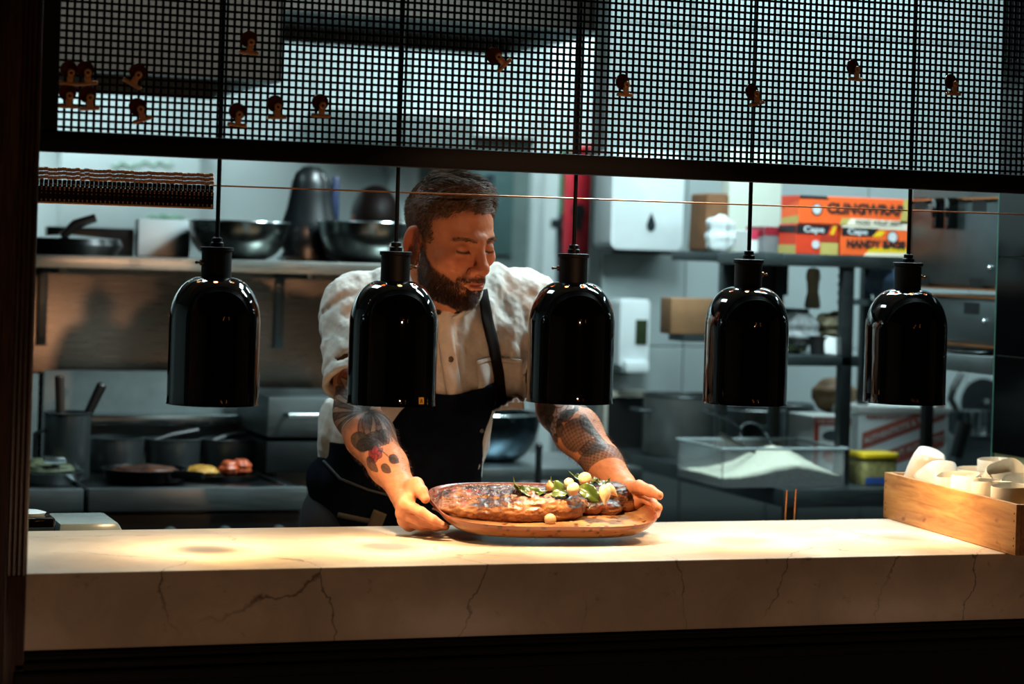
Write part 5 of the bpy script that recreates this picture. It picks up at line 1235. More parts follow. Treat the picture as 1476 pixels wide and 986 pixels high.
# salt flakes
rnd = random.Random(3); mb = MB()
for _ in range(150):
    x = rnd.uniform(-.17, -.02); y = rnd.uniform(-.02, .06)
    from_p = PM @ Vector((x, y, .2)); dirn = (PM.to_3x3() @ Vector((0, 0, -1)))
    hit, loc, nor, _ = st.ray_cast(from_p, dirn)
    if hit: 
        s_ = rnd.uniform(.0006, .0016); mb.cbox((0,0,0), (s_*1.4, s_, s_*.7), Matrix.Translation(loc + nor*.0004) @ Euler((rnd.uniform(-.6,.6), rnd.uniform(-.6,.6), rnd.uniform(0,3))).to_matrix().to_4x4())
o = mb.build('salt_flakes', plain('salt_white', '#e4d9c4', .3), smooth=0); tag(o, 'white salt flakes scattered over the left half of the long steak', 'salt', kind='stuff')

# ---- leaves and garlic cloves
leaf_m = NT('glossy_basil_leaf'); _v = leaf_m.coord(); _n = leaf_m.noise(_v, 55, 4)
leaf_m.set(color=leaf_m.ramp(_n.outputs[0], [(.3, lin('#1c280b')), (.6, lin('#374a16')), (.8, lin('#5a6c2c'))]), rough=.3, coat=.2); leaf_m.bump(_n.outputs[0], .0012, .6); leaf_m = leaf_m.m
def leaf(pos, L, Wd, rot, cup, label, seed, fold=.3):
    L *= 1.25; Wd *= 1.35
    nx, ny = 16, 8; rnd = random.Random(seed); p1, p2 = rnd.uniform(0, 6), rnd.uniform(0, 6); vs, fs = [], []
    for i in range(nx+1):
        t = i/nx; w = Wd*(math.sin(PI*min(t*1.02, 1))**.75)*(1-.35*t)
        for j in range(ny+1):
            u = (j/ny-.5)*2; vein = .0012*math.exp(-(u*7)**2)
            z = cup*L*(t-.5)**2*2 + fold*abs(u)*w + .0035*math.sin(t*11+p1+u*1.5)*abs(u) + .002*math.sin(t*19+p2)*u*u - vein
            vs.append(((t-.5)*L, u*w*(1+.06*math.sin(t*23+p2)), z))
    for i in range(nx):
        for j in range(ny): a = i*(ny+1)+j; fs.append((a, a+1, a+ny+2, a+ny+1))
    me = bpy.data.meshes.new('leaf_blade'); 
    t = thing('basil_leaf', label, 'leaf', pos, rot, 'dark green leaves on the steaks'); o = MB().add(vs, fs).build('leaf_blade', leaf_m, t, smooth=180)
    md = o.modifiers.new('thick', 'SOLIDIFY'); md.thickness = .0008
    MB().tube([(-L*.5, 0, cup*L*.5), (-L*.6, .002, cup*L*.55+.002), (-L*.72, .003, cup*L*.6+.006)], [.0011,.0010,.0008], 6).build('stem', plain('leaf_stem_green', '#5d6e2a', .4), t)
    bpy.data.meshes.remove(me); return t
def on(px, py, h): return PM @ plate_pt(px, py, h)
leaf(on(748, 709, .058), .040, .012, (.5, .55, .5), .3, 'small basil leaf with an upright stalk, first from the left on the long steak', 1).scale = (1,1,1)
leaf(on(766, 712, .056), .048, .013, (.75, .1, -.15), .5, 'wavy basil leaf lying along the front of the long steak', 2)
leaf(on(775, 718, .050), .034, .010, (1.0, -.25, -.4), -.4, 'lowest basil leaf drooping over the browned side of the long steak', 3)
leaf(on(806, 707, .064), .050, .017, (.85, .05, -.1), -.5, 'broad crinkled basil leaf between the two garlic cloves and the long steak', 4)
leaf(on(797, 701, .066), .032, .010, (.4, .3, .9), .3, 'narrow basil leaf under the leaf with crinkles', 8)
leaf(on(850, 711, .066), .046, .015, (1.0, .55, -.55), -.3, 'large glossy basil leaf hanging over the charred steak piece', 5)
leaf(on(845, 693, .075), .044, .010, (.4, .1, -.25), .3, 'narrow basil leaf behind the garlic cloves', 6)
leaf(on(866, 697, .072), .034, .008, (.5, -.1, .25), .3, 'thin basil leaf pointing at the standing garlic clove', 7)
gar = NT('roast_garlic'); _n = gar.noise(gar.coord(), 50, 4); gar.set(color=gar.ramp(_n.outputs[0], [(.3, lin('#b08d66')), (.6, lin('#d2b48f')), (.8, lin('#e2ccae'))]), rough=.28, sss=.1); gar = gar.m
def clove(pos, s_, rot, label, tip=True):
    s_ *= 1.28; prof = [(0,-.011),(.005,-.0105),(.0085,-.007),(.0098,-.001),(.0088,.005),(.0058,.0105),(.0028,.0145),(.0010,.0185),(0,.020)] if tip else [(0,-.010),(.006,-.009),(.0095,-.004),(.0102,.001),(.0085,.006),(.0048,.0095),(0,.0105)]
    t = MB().lathe([(r*s_, z*s_) for r, z in prof], 28, Matrix.Diagonal((1, .78, 1, 1))).build('garlic_clove', gar, None, pos, rot, smooth=80)
    return tag(t, label, 'garlic', 'roast garlic cloves on the steaks')
clove(on(826, 705, .072), 1.05, (.3, .9, .5), 'smooth oval garlic clove in the middle of the garnish, pointing to the lower right', False)
clove(on(843, 690, .085), 1.05, (.5, 1.25, .2), 'garlic clove at the very top of the garnish', False)
clove(on(820, 696, .080), .8, (.2, 1.4, .1), 'half hidden garlic clove behind the oval one', False)
clove(on(872, 710, .070), 1.1, (PI-.35, .25, .2), 'garlic clove standing tip down on the charred steak piece', True)
clove(on(879, 705, .072), .9, (2.5, -.6, .6), 'slim peeled garlic clove leaning behind the tip down clove', True)
clove(on(792, 702, .070), .75, (.5, -.5, .2), 'small pointed garlic clove at the left of the garnish', True)
clove(on(793, 749, .0135), .95, (.1, 1.5, .1), 'garlic clove lying alone on the platter in front of the long steak', False)
# ================================================================== the cook
chef = thing('person', 'bearded man in white short sleeved shirt and navy apron, bending to set down the platter', 'person', (0.14, .93, 0))
CO = Vector(chef.location)
def put(o):                     # meshes are made in room coordinates; hang them under the figure without moving them
    o.parent = chef; o.matrix_parent_inverse = Matrix.Translation(-CO); return o
V3 = lambda p: np.array(p)
hips = Pd(577, 716, 5.06); waist = Pd(594, 640, 5.00); chest = Pd(634, 522, 4.93); uchest = Pd(648, 470, 4.90)
neckb = Pd(650, 432, 4.84)
shR = Pd(506, 446, 4.93); shL = Pd(766, 440, 5.02)
elR = Pd(514, 597, 4.74); wrR = Pd(578, 702, 4.545)
elL = Pd(806, 590, 4.88); wrL = Pd(896, 700, 4.70)
HS = 1.06
HM = Matrix.Translation(Pd(648, 349, 4.66)) @ Matrix.Rotation(math.radians(20), 4, 'Z') @ Matrix.Rotation(math.radians(-2.5), 4, 'Y') @ Matrix.Rotation(math.radians(14), 4, 'X') @ Matrix.Scale(HS, 4)

B = Sdf(.0019)
# ---- head
B.M = HM
B.ell((0, .014, .050), (.0765, .098, .084), k=.01)
B.ell((0, -.030, -.010), (.0655, .060, .088), k=.03)                 # face block
B.ell((0, -.030, -.068), (.056, .052, .040), k=.025)                 # jaw
B.ell((0, -.070, -.094), (.024, .018, .018), k=.02)                  # chin
for s_ in (-1, 1):
    B.ell((s_*.044, -.060, -.014), (.022, .022, .017), k=.018)       # cheekbone
    B.cap((s_*.010, -.0875, .0275), (s_*.042, -.0715, .0265), .0085, .0060, k=.016)   # brow
    B.ell((s_*.033, -.099, .011), (.0155, .017, .0105), k=.014, op='s')               # socket
    B.ell((s_*.0325, -.0755, .0085), (.0150, .0140, .0125), k=.004)                 # closed-down lid over the eyeball
    B.cap((s_*.020, -.0895, -.0015), (s_*.045, -.0815, -.0005), .0028, .0022, k=.008)  # lower lid fold
B.cap((0, -.0885, .024), (0, -.1125, -.020), .0085, .0105, k=.012)   # nose bridge
B.ell((0, -.1145, -.0265), (.0125, .0115, .0105), k=.010)
for s_ in (-1, 1):
    B.ell((s_*.0140, -.1030, -.0305), (.0088, .0105, .0078), k=.006)
B.ell((0, -.094, -.049), (.024, .011, .014), k=.015)                 # muzzle
for s_ in (-1, 1): B.cap((s_*.003, -.1045, -.0535), (s_*.0215, -.0945, -.0612), .0042, .0022, k=.004)   # upper lip
B.cap((-.012, -.1010, -.0655), (.012, -.1010, -.0655), .0050, k=.006)
for s_ in (-1, 1): B.cap((s_*.010, -.1015, -.0650), (s_*.020, -.0945, -.0622), .0042, .0022, k=.005)
B.cap((-.019, -.1035, -.0598), (.019, -.1035, -.0598), .0013, k=.003, op='s')
for s_ in (-1, 1):
    B.ell((s_*.0068, -.1085, -.0385), (.0034, .0052, .0034), k=.003, op='s')
    # ear
    rot = (-.12, s_*-.10, s_*-.42)
    B.ell((s_*.0815, .014, -.004), (.0085, .0205, .0345), rot, k=.008)
    B.ell((s_*.0900, .008, -.002), (.0065, .0120, .0215), rot, k=.006, op='s')
    B.ell((s_*.0795, .001, -.0335), (.0065, .0085, .010), rot, k=.006)
    B.ell((s_*.0800, -.004, -.006), (.005, .005, .007), rot, k=.004)
B.M = Matrix()
hb = HM @ Vector((0, .030, -.055))
nmid = Vector(neckb) + Vector((0, .035, .03))
B.cap(hb, nmid, .060, .064, k=.03)
B.cap(nmid, Vector(uchest) + Vector((0, .06, -.02)), .062, .06, k=.03)
# ---- slim trunk under the shirt
B.chain([Vector(uchest)+Vector((0,.06,-.02)), Vector(chest)+Vector((0,.05,0)), Vector(waist)+Vector((0,.04,0)), Vector(hips)], [.06,.08,.09,.10], k=.05)
B.cap(Vector(uchest)+Vector((0,.06,-.02)), shR, .06, .045, k=.03).cap(Vector(uchest)+Vector((0,.06,-.02)), shL, .06, .045, k=.03)
# ---- arms
def arm(sh, el, wr, s_):
    B.cap(sh, el, .048, .047, k=.03)
    m = Vector(el).lerp(Vector(wr), .30); B.chain([el, m, Vector(el).lerp(Vector(wr), .72), wr], [.046, .050, .038, .0300], k=.02)
arm(shR, elR, wrR, -1); arm(shL, elL, wrL, 1)
# ---- right hand (at the platter's left end): thumb over the rim, fingers under it
def P3(l): return [Pd(*q) for q in l]
def hand(wr, mcps, fingers, thumb, k=.016):
    for m in mcps: B.cap(wr, m, .019, .0125, k=k)
    for a, b in zip(mcps[:-1], mcps[1:]): B.cap(a, b, .0122, .0122, k=.010)
    for pts, rs in fingers: B.chain(pts, rs, k=.0035)
    B.chain(thumb[0], thumb[1], k=.007)
mR = P3([(585,727,4.465),(581,740,4.475),(584,750,4.495),(590,756,4.515)])
fR = [([mR[0]] + P3([(607,738,4.437),(624,749,4.430),(637,756,4.432)]), [.0120,.0104,.0092,.0072]),
      ([mR[1]] + P3([(604,751,4.455),(625,757,4.462),(641,758,4.475)]), [.0115,.0102,.0092,.0074]),
      ([mR[2]] + P3([(607,758.5,4.490),(628,759.5,4.505),(643,759,4.520)]), [.0110,.0098,.0088,.0072]),
      ([mR[3]] + P3([(610,759,4.530),(624,759.5,4.545),(636,758.5,4.555)]), [.0100,.0088,.0078,.0066])]
tR = (P3([(583,704,4.53),(600,699,4.485),(607,708,4.462),(613,719,4.452)]), [.017,.0135,.0122,.0098])
hand(wrR, mR, fR, tR)
B.cap(Pd(598,701,4.49), mR[0], .012, .011, k=.016)
def U(px, py, h): return PM @ plate_pt(px, py, h)
mL = [Pd(925,717,4.650), Pd(916,724,4.655), Pd(906,729,4.665), Pd(898,732,4.68)]
fL = [([mL[0], Pd(940,724,4.625), Pd(948,732,4.60), U(946,742,-.004)], [.0115,.0102,.0092,.0076]),
      ([mL[1], U(930,741,-.010), U(932,750,-.013), U(926,757,-.013)], [.0112,.0100,.0090,.0074]),
      ([mL[2], U(914,745,-.012), U(912,754,-.013), U(905,759,-.013)], [.0108,.0098,.0088,.0072]),
      ([mL[3], U(900,746,-.012), U(896,753,-.013), U(890,757,-.013)], [.0098,.0088,.0078,.0066])]
tL = (P3([(906,704,4.675),(921,702,4.635),(937,708,4.605),(950,714,4.585)]), [.018,.0135,.0118,.0092])
hand(wrL, mL, fL, tL)
B.mod(lambda d, P: d + .0005*vnoise(P, 60, 2, 2))
bme, BV, BF = B.mesh('body')
skin = NT('skin'); _at = skin.node('ShaderNodeAttribute', attribute_name='tint'); _n = skin.noise(skin.coord(), 130, 4, .6); _n2 = skin.noise(skin.coord(), 22, 3)
_mul = skin.ramp(_n2.outputs[0], [(.3, (.88,.84,.82)), (.7, (1.06,1.05,1.04))])
skin.set(color=skin.mix(1.0, _at.outputs['Color'], _mul, 'MULTIPLY'), rough=.5, sss=.12, spec=.25); skin.b.inputs['Subsurface Radius'].default_value = (.9, .35, .2); skin.b.inputs['Subsurface Scale'].default_value = .006
skin.bump(_n.outputs[0], .0008, .35); skin = skin.m
body = put(link('body', bme, skin))
BN = normals_of(bme)

# ---- skin colour: base, lips, ears, beard shadow, scalp, tattoos
HMi = np.array(HM.inverted()); HL = BV @ HMi[:3,:3].T + HMi[:3,3]; hx, hy, hz = HL.T
inhead = (hz > -.16) & (np.abs(hx) < .11) & (hy > -.15) & (hy < .14) & (hz < .16)
base = np.array(lin('#bd7c5b')); col = np.tile(base, (len(BV), 1))
def blend(c, w, h): c2 = np.array(lin(h)); c[:] = c*(1-w[:,None]) + c2*w[:,None]
gs = lambda x, y, z, c, r: np.exp(-(((x-c[0])/r[0])**2 + ((y-c[1])/r[1])**2 + ((z-c[2])/r[2])**2))
W1 = inhead*(gs(hx,hy,hz,(0,-.112,-.030),(.016,.02,.014)) + .8*gs(np.abs(hx),hy,hz,(.045,-.065,-.02),(.022,.03,.018)))*.55 + inhead*.6*np.clip((np.abs(hx)-.074)/.008, 0, 1)*(hz < .045)
blend(col, np.clip(W1, 0, .75), '#b5583f')
lipm = inhead*np.clip(1 - (((hx)/.0205)**2 + ((hz+.0602)/.0078)**2), 0, 1)*(hy < -.088); blend(col, np.clip(lipm*2.0, 0, .75), '#8f4238')
lash = np.zeros(len(BV)); brow = np.zeros(len(BV))
for s_ in (-1, 1):
    ex = hx*s_; lz = .0020 + .0018*((ex-.0325)/.014)**2; lash = np.maximum(lash, inhead*np.exp(-((hz-lz)/.0028)**2)*(np.abs(ex-.0325) < .0145)*(hy < -.068))
    bz = .0268 + .0022*np.clip((ex-.012)/.02, 0, 1) - .006*np.clip((ex-.036)/.02, 0, 1)**1.5; brow = np.maximum(brow, inhead*np.exp(-((hz-bz)/.0042)**2)*(ex > .010)*(ex < .052)*(hy < -.055))
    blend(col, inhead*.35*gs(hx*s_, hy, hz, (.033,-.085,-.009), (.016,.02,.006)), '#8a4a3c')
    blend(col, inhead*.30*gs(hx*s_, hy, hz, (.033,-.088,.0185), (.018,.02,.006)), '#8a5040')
blend(col, np.clip(lash, 0, .92), '#1c100c'); blend(col, np.clip(brow*.45, 0, .5), '#5a3824')
# beard region in head coordinates
ax = np.abs(hx)
jawz = np.interp(hy, [-.105, -.085, -.065, -.035, -.005, .02], [-.070, -.056, -.046, -.034, -.012, .0])
chk = np.clip((jawz + vnoise(HL, 70, 16, 2)*.003 - hz)/.010, 0, 1)*(hy < .014)*(hz > -.128)
mous = np.exp(-((hz+.0478 + .36*np.clip(ax-.010,0,.03))/.0072)**2)*(ax < .033)*(hy < -.078)
lipfree = 1 - np.clip(1.5*np.exp(-((hx/.0225)**4 + ((hz+.0612)/.0068)**4)), 0, 1)
soul = 1 - .75*np.exp(-(((ax-.017)/.008)**2 + ((hz+.076)/.007)**2))
nosef = 1 - np.exp(-((hx/.019)**4 + ((hz+.028)/.0135)**4))
# the bare cheek between moustache and jaw beard
cheekfree = 1 - np.clip(1.35*np.exp(-(((ax-.032)/.015)**4 + ((hz+.040)/.013)**4)), 0, 1)
beard = inhead*np.clip(np.maximum(chk*cheekfree, mous), 0, 1)*lipfree*nosef*soul
sg_ = lambda x, e: 1/(1+np.exp(-np.clip(x/e, -30, 30)))
nz_ = vnoise(HL, 60, 6, 2)*.004
sidb = inhead*sg_(ax-.061, .002)*sg_(hy+.014+nz_, .003)*sg_(.012-hy, .003)*sg_(.055-hz, .004)*sg_(hz+.05, .004); beard = np.maximum(beard, sidb*.85)
blend(col, np.clip(beard*.75, 0, .78), '#2a1810')
hairl = .080 - .016*np.clip((ax-.035)/.03, 0, 1) + .010*np.exp(-((hx-.012)/.02)**2)*0
scalp = inhead*np.maximum(sg_(hz - hairl - nz_, .003), sg_(hy + .022 + .25*np.clip(.05-hz,0,.06) + nz_*1.5, .005)*sg_(hz - .010, .004)*sg_(ax - .05, .004))*(hz > -.06)
scalp = np.maximum(scalp, inhead*sg_(hy-.035, .003)*(hz > -.065)*(ax < .079)); earm = inhead*(ax > .0775)*(hz < .036)*(hz > -.046)*(hy < .045); scalp = scalp*(1-earm)
blend(col, np.clip(scalp*.85, 0, .88), '#2b1c14')

# ---- tattoos: inked on the forearms in coordinates along (v) and around (u) each arm
def armuv(a, b):
    a, b = V3(a), V3(b); ax_ = b-a; L = np.linalg.norm(ax_); ax_ /= L; t = (BV-a)@ax_; r = BV - a - t[:,None]*ax_
    tocam = V3(CAM) - (a+b)/2; e1 = tocam - (tocam@ax_)*ax_; e1 /= np.linalg.norm(e1); e2 = np.cross(ax_, e1)
    if e2@V3(RGT) < 0: e2 = -e2
    rr = np.linalg.norm(r, axis=1); u = np.arctan2(r@e2, r@e1)*.045
    return u, t, (rr < .085)
ink = lambda w, h='#1a1718': blend(col, np.clip(w, 0, .93), h)
sstep = lambda x, e=.0012: 1/(1+np.exp(-x/e*2))
def petal(u, v, m, cu, cv, ang, L, Wd, fill, fh, line='#161314'):
    c, s_ = math.cos(ang), math.sin(ang); x = (u-cu)*c + (v-cv)*s_; y = -(u-cu)*s_ + (v-cv)*c
    t = np.clip(x/L, 0, 1); w = Wd*np.sin(np.pi*t**.8)**.7; ins = (x > 0)*(x < L)
    d = w - np.abs(y); blend(col, m*ins*sstep(d)*fill, fh); blend(col, m*ins*np.exp(-(d/.0013)**2)*.9, line); blend(col, m*ins*np.exp(-(y/.0009)**2)*(t < .8)*.55*(d > 0), line)
u, v, m = armuv(elR, wrR); m = m & (v > -.10) & (v < .30)
rn = np.random.default_rng(3)
# upper piece in red and black near the sleeve
for k, (cu, cv, a) in enumerate(((-.02,-.05,.3),(-.01,-.045,1.4),(-.03,-.035,2.2),(0,-.06,-.4),(.02,-.04,.9))): petal(u, v, m, cu, cv, a, .04, .012, .7, '#6e1f22' if k % 2 else '#2a2425')
# wash of shading, then a large feather fan
wash = m*np.clip(.55 + .9*vnoise(np.stack([u*22, v*16, u*0], 1), 1.0, 8, 2), 0, 1)*sg_(v+.03, .01)*sg_(.150 + .25*u - v, .006); blend(col, wash*.42, '#3c3433')
for k in range(15):
    a = -2.9 + k*.150; petal(u, v, m, .026, .060, a, .122 + .010*math.sin(k), .0100, .72, '#332e30' if k % 2 else '#97806f')
for k in range(9):
    a = -.55 + k*.26; petal(u, v, m, .018, .070, a + .55, .090, .013, .66, '#8a7466' if k % 2 else '#2b2628')
for k in range(7): petal(u, v, m, -.022+.010*k, .120, 1.35+.08*k, .050, .0075, .7, '#2a2628')
ink(m*.7*np.exp(-(((u-.020)/.013)**2 + ((v-.072)/.012)**2)))
petal(u, v, m, -.034, .095, 1.2, .070, .018, .85, '#29302a'); petal(u, v, m, -.040, .12, .7, .060, .014, .8, '#2c2627')
for k in range(6): petal(u, v, m, -.012, .178, k*1.05, .022, .010, .85, '#8a2a2a')
ink(m*.9*np.exp(-((u-.0-.35*(v-.17))/.0013)**2)*(v > .175)*(v < .215))
petal(u, v, m, .012, .205, .7, .026, .012, .92, '#241f20'); petal(u, v, m, -.014, .212, 1.2, .030, .010, .85, '#2b2727'); petal(u, v, m, -.034, .165, 1.5, .05, .011, .8, '#332a2a')
# left arm
u, v, m = armuv(elL, wrL); m = m & (v > -.12) & (v < .30); vs_ = v
petal(u, v, m, -.045, -.01, .5, .045, .016, .85, '#262122'); petal(u, v, m, -.05, .0, 1.1, .04, .014, .8, '#2c2728')
blend(col, m*.8*sg_(1-(((u-.002)/.046)**2 + ((v-.040)/.034)**2) + .25*vnoise(np.stack([u*60, v*60, u*0], 1), 1, 3, 1), .06), '#2a2b28')
for cu, cv, R_ in ((-.014, .050, .021), (.018, .034, .024), (-.036, .060, .014)):
    for k in range(4): petal(u, v, m, cu+R_*.9*math.cos(k*1.57+.4), cv+R_*.9*math.sin(k*1.57+.4), k*1.57+.4, R_*1.35, R_*.62, .85, '#2c3028')
    for k in range(5): petal(u, v, m, cu, cv, k*1.257+.2, R_*1.15, R_*.52, .95, '#b39a92', '#0d0c0c')
    ink(m*.8*np.exp(-(((u-cu)/.003)**2 + ((v-cv)/.003)**2)))
# bird with scaled feathers, then a dark scaled band above the wrist
bd_ = m*sstep(1 - (((u+.006)/.040)**2 + ((v-.120)/.036)**2), .06); blend(col, bd_*.78, '#37302f')
sc_ = np.abs(np.sin((u*1.0 + .35*v)*420))*np.abs(np.sin((v-.3*u)*360)); blend(col, bd_*np.clip(1-sc_*3.2, 0, 1)*.8, '#0f0d0e')
for k in range(7): petal(u, v, m, -.03+.009*k, .150, 1.0 + .09*k, .045, .006, .7, '#2b2626')
for k in range(6): petal(u, v, m, .030, .085+.012*k, 1.9 - .1*k, .045, .008, .6, '#4b453f')
bn = m*sstep((.018 - np.abs(v - .190 - .25*u))/.004, .3); blend(col, bn*.72, '#3f3836')
sc2 = np.sin(u*620)*np.sin((v-.25*u)*520); blend(col, bn*(sc2 > .12)*.55, '#141112'); ink(m*.9*np.exp(-((v-.171-.25*u)/.0016)**2)); ink(m*.8*np.exp(-((v-.209-.25*u)/.0012)**2))
# nails and knuckle warmth on the hands
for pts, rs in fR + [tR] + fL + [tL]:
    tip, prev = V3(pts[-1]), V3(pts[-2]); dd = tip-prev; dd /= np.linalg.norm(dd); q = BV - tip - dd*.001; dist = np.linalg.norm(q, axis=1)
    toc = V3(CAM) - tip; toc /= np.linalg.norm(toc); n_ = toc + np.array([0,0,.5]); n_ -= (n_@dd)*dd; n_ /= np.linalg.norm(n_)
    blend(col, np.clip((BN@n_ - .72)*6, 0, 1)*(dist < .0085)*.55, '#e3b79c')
    for p_ in pts[1:-1]: blend(col, .30*np.exp(-(np.linalg.norm(BV-V3(p_), axis=1)/.010)**2), '#b86a50')
color_attr(bme, col)

# ---- eyes: narrow dark slits below the lids, built as small eyeballs
for s_ in (-1, 1):
    e = MB().ball((0,0,0), .0125*HS, 20, 14).build('eye', plain('eye_white', '#b9aaa0', .2)); put(e)
    e.matrix_world = HM @ Matrix.Translation((s_*.0325, -.0735, .0035)) if False else Matrix.Translation(HM @ Vector((s_*.0325, -.0742, .0055)))
# ---- hair and beard strands
rg = np.random.default_rng(11); Rh = np.array(HM.to_3x3().normalized())
def pick(mask, n, thr=.35):
    idx = np.flatnonzero(mask > thr); return rg.choice(idx, n) if len(idx) else idx
hairm = NT('brown_hair'); _n = hairm.noise(hairm.coord(), 160, 2); hairm.set(color=hairm.ramp(_n.outputs[0], [(.3, lin('#35241a')), (.7, lin('#6d5038'))]), rough=.6, spec=.18); hairm = hairm.m
beardm = NT('dark_brown_beard'); _n = beardm.noise(beardm.coord(), 200, 2); beardm.set(color=beardm.ramp(_n.outputs[0], [(.3, lin('#190d08')), (.75, lin('#4a2a18'))]), rough=.5); beardm = beardm.m
i = pick(scalp*(hz > .060)*(1-(hy > .085)), 9000, .3); loc = HL[i]; jit = rg.normal(size=(len(i), 3))
nl = BN[i] @ Rh
flow = np.stack([.55 + .25*np.sin(loc[:,0]*60) + 0*loc[:,0], -.75*np.clip((loc[:,1]+.06)/.08, 0, 1) + .1, .12*np.clip((-.02-loc[:,1])/.04, 0, 1)], 1)
flow[:,0] += .5*np.sin(loc[:,1]*70 + loc[:,0]*40)*.5
d = flow - (flow*nl).sum(1)[:,None]*nl; d /= np.linalg.norm(d, axis=1)[:,None] + 1e-9
clump = np.sin(loc[:,0]*150 + 3*np.sin(loc[:,1]*55))[:,None]
d = d + nl*(.42 + .34*clump) + .13*jit; d /= np.linalg.norm(d, axis=1)[:,None]
top = np.clip((loc[:,2]-.060)/.05, 0, 1); ln = (.012 + .030*top)*np.interp(loc[:,1], [-.09, -.03], [.62, 1.0])*rg.uniform(.7, 1.15, len(i))
curl = (flow*.35 - nl*.38) @ Rh.T
hair = put(strands('hair', (loc @ Rh.T)*HS + np.array(HM.translation) - BN[i]*.001, d @ Rh.T, ln, .0011, hairm, None, curl, 4))
i = pick(scalp*(hz <= .075), 7000, .25); loc = HL[i]; nl = BN[i] @ Rh
d = nl*.55 + np.array([0, .25, -.75]) + .22*rg.normal(size=(len(i), 3)); d /= np.linalg.norm(d, axis=1)[:,None]
ln = .0035 + .007*np.clip((loc[:,2]+.01)/.08, 0, 1)
hs = put(strands('short_hair', BV[i] - BN[i]*.0006, d @ Rh.T, ln, .0006, hairm, None, None, 2))
hs['label'] = 'clipped short hair at the side of the head'
i = pick(beard, 13000, .30); loc = HL[i]; nl = BN[i] @ Rh
d = nl*.55 + np.array([0, -.18, -.85]) + .26*rg.normal(size=(len(i), 3)); d[:,0] += loc[:,0]*4*(loc[:,2] > -.068); d /= np.linalg.norm(d, axis=1)[:,None]
dens = np.clip(beard[i], .3, 1); ln = (.0035 + .0085*np.clip((-.045-loc[:,2])/.05, 0, 1))*dens*rg.uniform(.7, 1.2, len(i))
put(strands('beard', BV[i] - BN[i]*.0005, d @ Rh.T, ln, .0006, beardm, None, None, 2))
i = pick(brow, 300, .40); loc = HL[i]; nl = BN[i] @ Rh
d = nl*.35 + np.stack([np.sign(loc[:,0])*.8, 0*loc[:,0], .15+0*loc[:,0]], 1) + .2*rg.normal(size=(len(i), 3)); d /= np.linalg.norm(d, axis=1)[:,None]
put(strands('eyebrow', BV[i] - BN[i]*.0004, d @ Rh.T, .0065, .00045, hairm, None, None, 2))
# forearm hair
u1, v1, m1_ = armuv(elR, wrR); u2, v2, m2_ = armuv(elL, wrL)
am = ((m1_ & (v1 > .09) & (v1 < .25)) | (m2_ & (v2 > .05) & (v2 < .25))).astype(float)
i = pick(am, 1800, .5); dirw = np.where(m1_[i][:,None], (V3(wrR)-V3(elR))[None], (V3(wrL)-V3(elL))[None]); dirw = dirw/np.linalg.norm(dirw, axis=1)[:,None]
d = BN[i]*.6 + dirw*.8 + .25*rg.normal(size=(len(i), 3)); d /= np.linalg.norm(d, axis=1)[:,None]
put(strands('arm_hair', BV[i] - BN[i]*.0004, d, .011, .00022, plain('light_brown_hair', '#4f3423', .5), None, None, 2))

# ---- the shirt
C = Sdf(.0042)
uc, ch, wa, hp_ = Vector(uchest), Vector(chest), Vector(waist), Vector(hips)
def sleeve(sh, el, f):
    sh, el = Vector(sh), Vector(el); hem = sh.lerp(el, f)
    C.cap(sh + Vector((0,0,-.005)), sh.lerp(el, f*.55), .067, .067, k=.035); C.cap(sh.lerp(el, f*.5), hem, .066, .070, k=.02)
    return sh, el, hem
slv = [sleeve(shR, elR, .74), sleeve(shL, elL, .72)]
for sh, el, hem in slv:
    ax_ = V3(el-sh); ax_ = ax_/np.linalg.norm(ax_); h0 = V3(hem)
    # cut the sleeve square at its hem, then hollow it
    f1 = lambda P, ax_=ax_, h0=h0: np.maximum.reduce([-((P-h0)@ax_), np.linalg.norm(P-h0-((P-h0)@ax_)[:,None]*ax_, axis=1) - .090, np.linalg.norm(P-h0, axis=1) - .135])
    C.fn(f1, h0-.14, h0+.14, k=.002, op='s')
    C.cap(sh.lerp(el, .50), Vector(h0) + Vector(ax_)*.05, .052, .0655, k=.004, op='s')
T0 = len(C.p)
C.ell(uc + Vector((0,.045,-.015)), (.200,.100,.085), (-.25,0,0), k=.05)
C.ell(ch + Vector((0,.025,.0)), (.192,.128,.150), (-.28,0,0), k=.06)
C.ell(wa + Vector((.005,.02,.02)), (.186,.140,.135), (-.15,0,0), k=.07)
C.ell(hp_ + Vector((0,.02,.045)), (.200,.140,.070), k=.05)
C.cap(uc + Vector((-.03,.05,.035)), Vector(shR) + Vector((.015,0,.0)), .058, .060, k=.05)
C.cap(uc + Vector((.03,.05,.035)), Vector(shL) + Vector((-.015,0,0)), .058, .060, k=.05)
C.cap(nmid + Vector((0,.030,-.030)), uc + Vector((0,.04,0)), .074, .10, k=.04)
C.cap(nmid + Vector((0,.055,.030)), Vector(shR) + Vector((.03,.02,.02)), .052, .050, k=.05).cap(nmid + Vector((0,.055,.030)), Vector(shL) + Vector((-.03,.02,.02)), .052, .050, k=.05)
C.ell(Pd(492, 625, 5.02), (.055,.09,.085), k=.05)
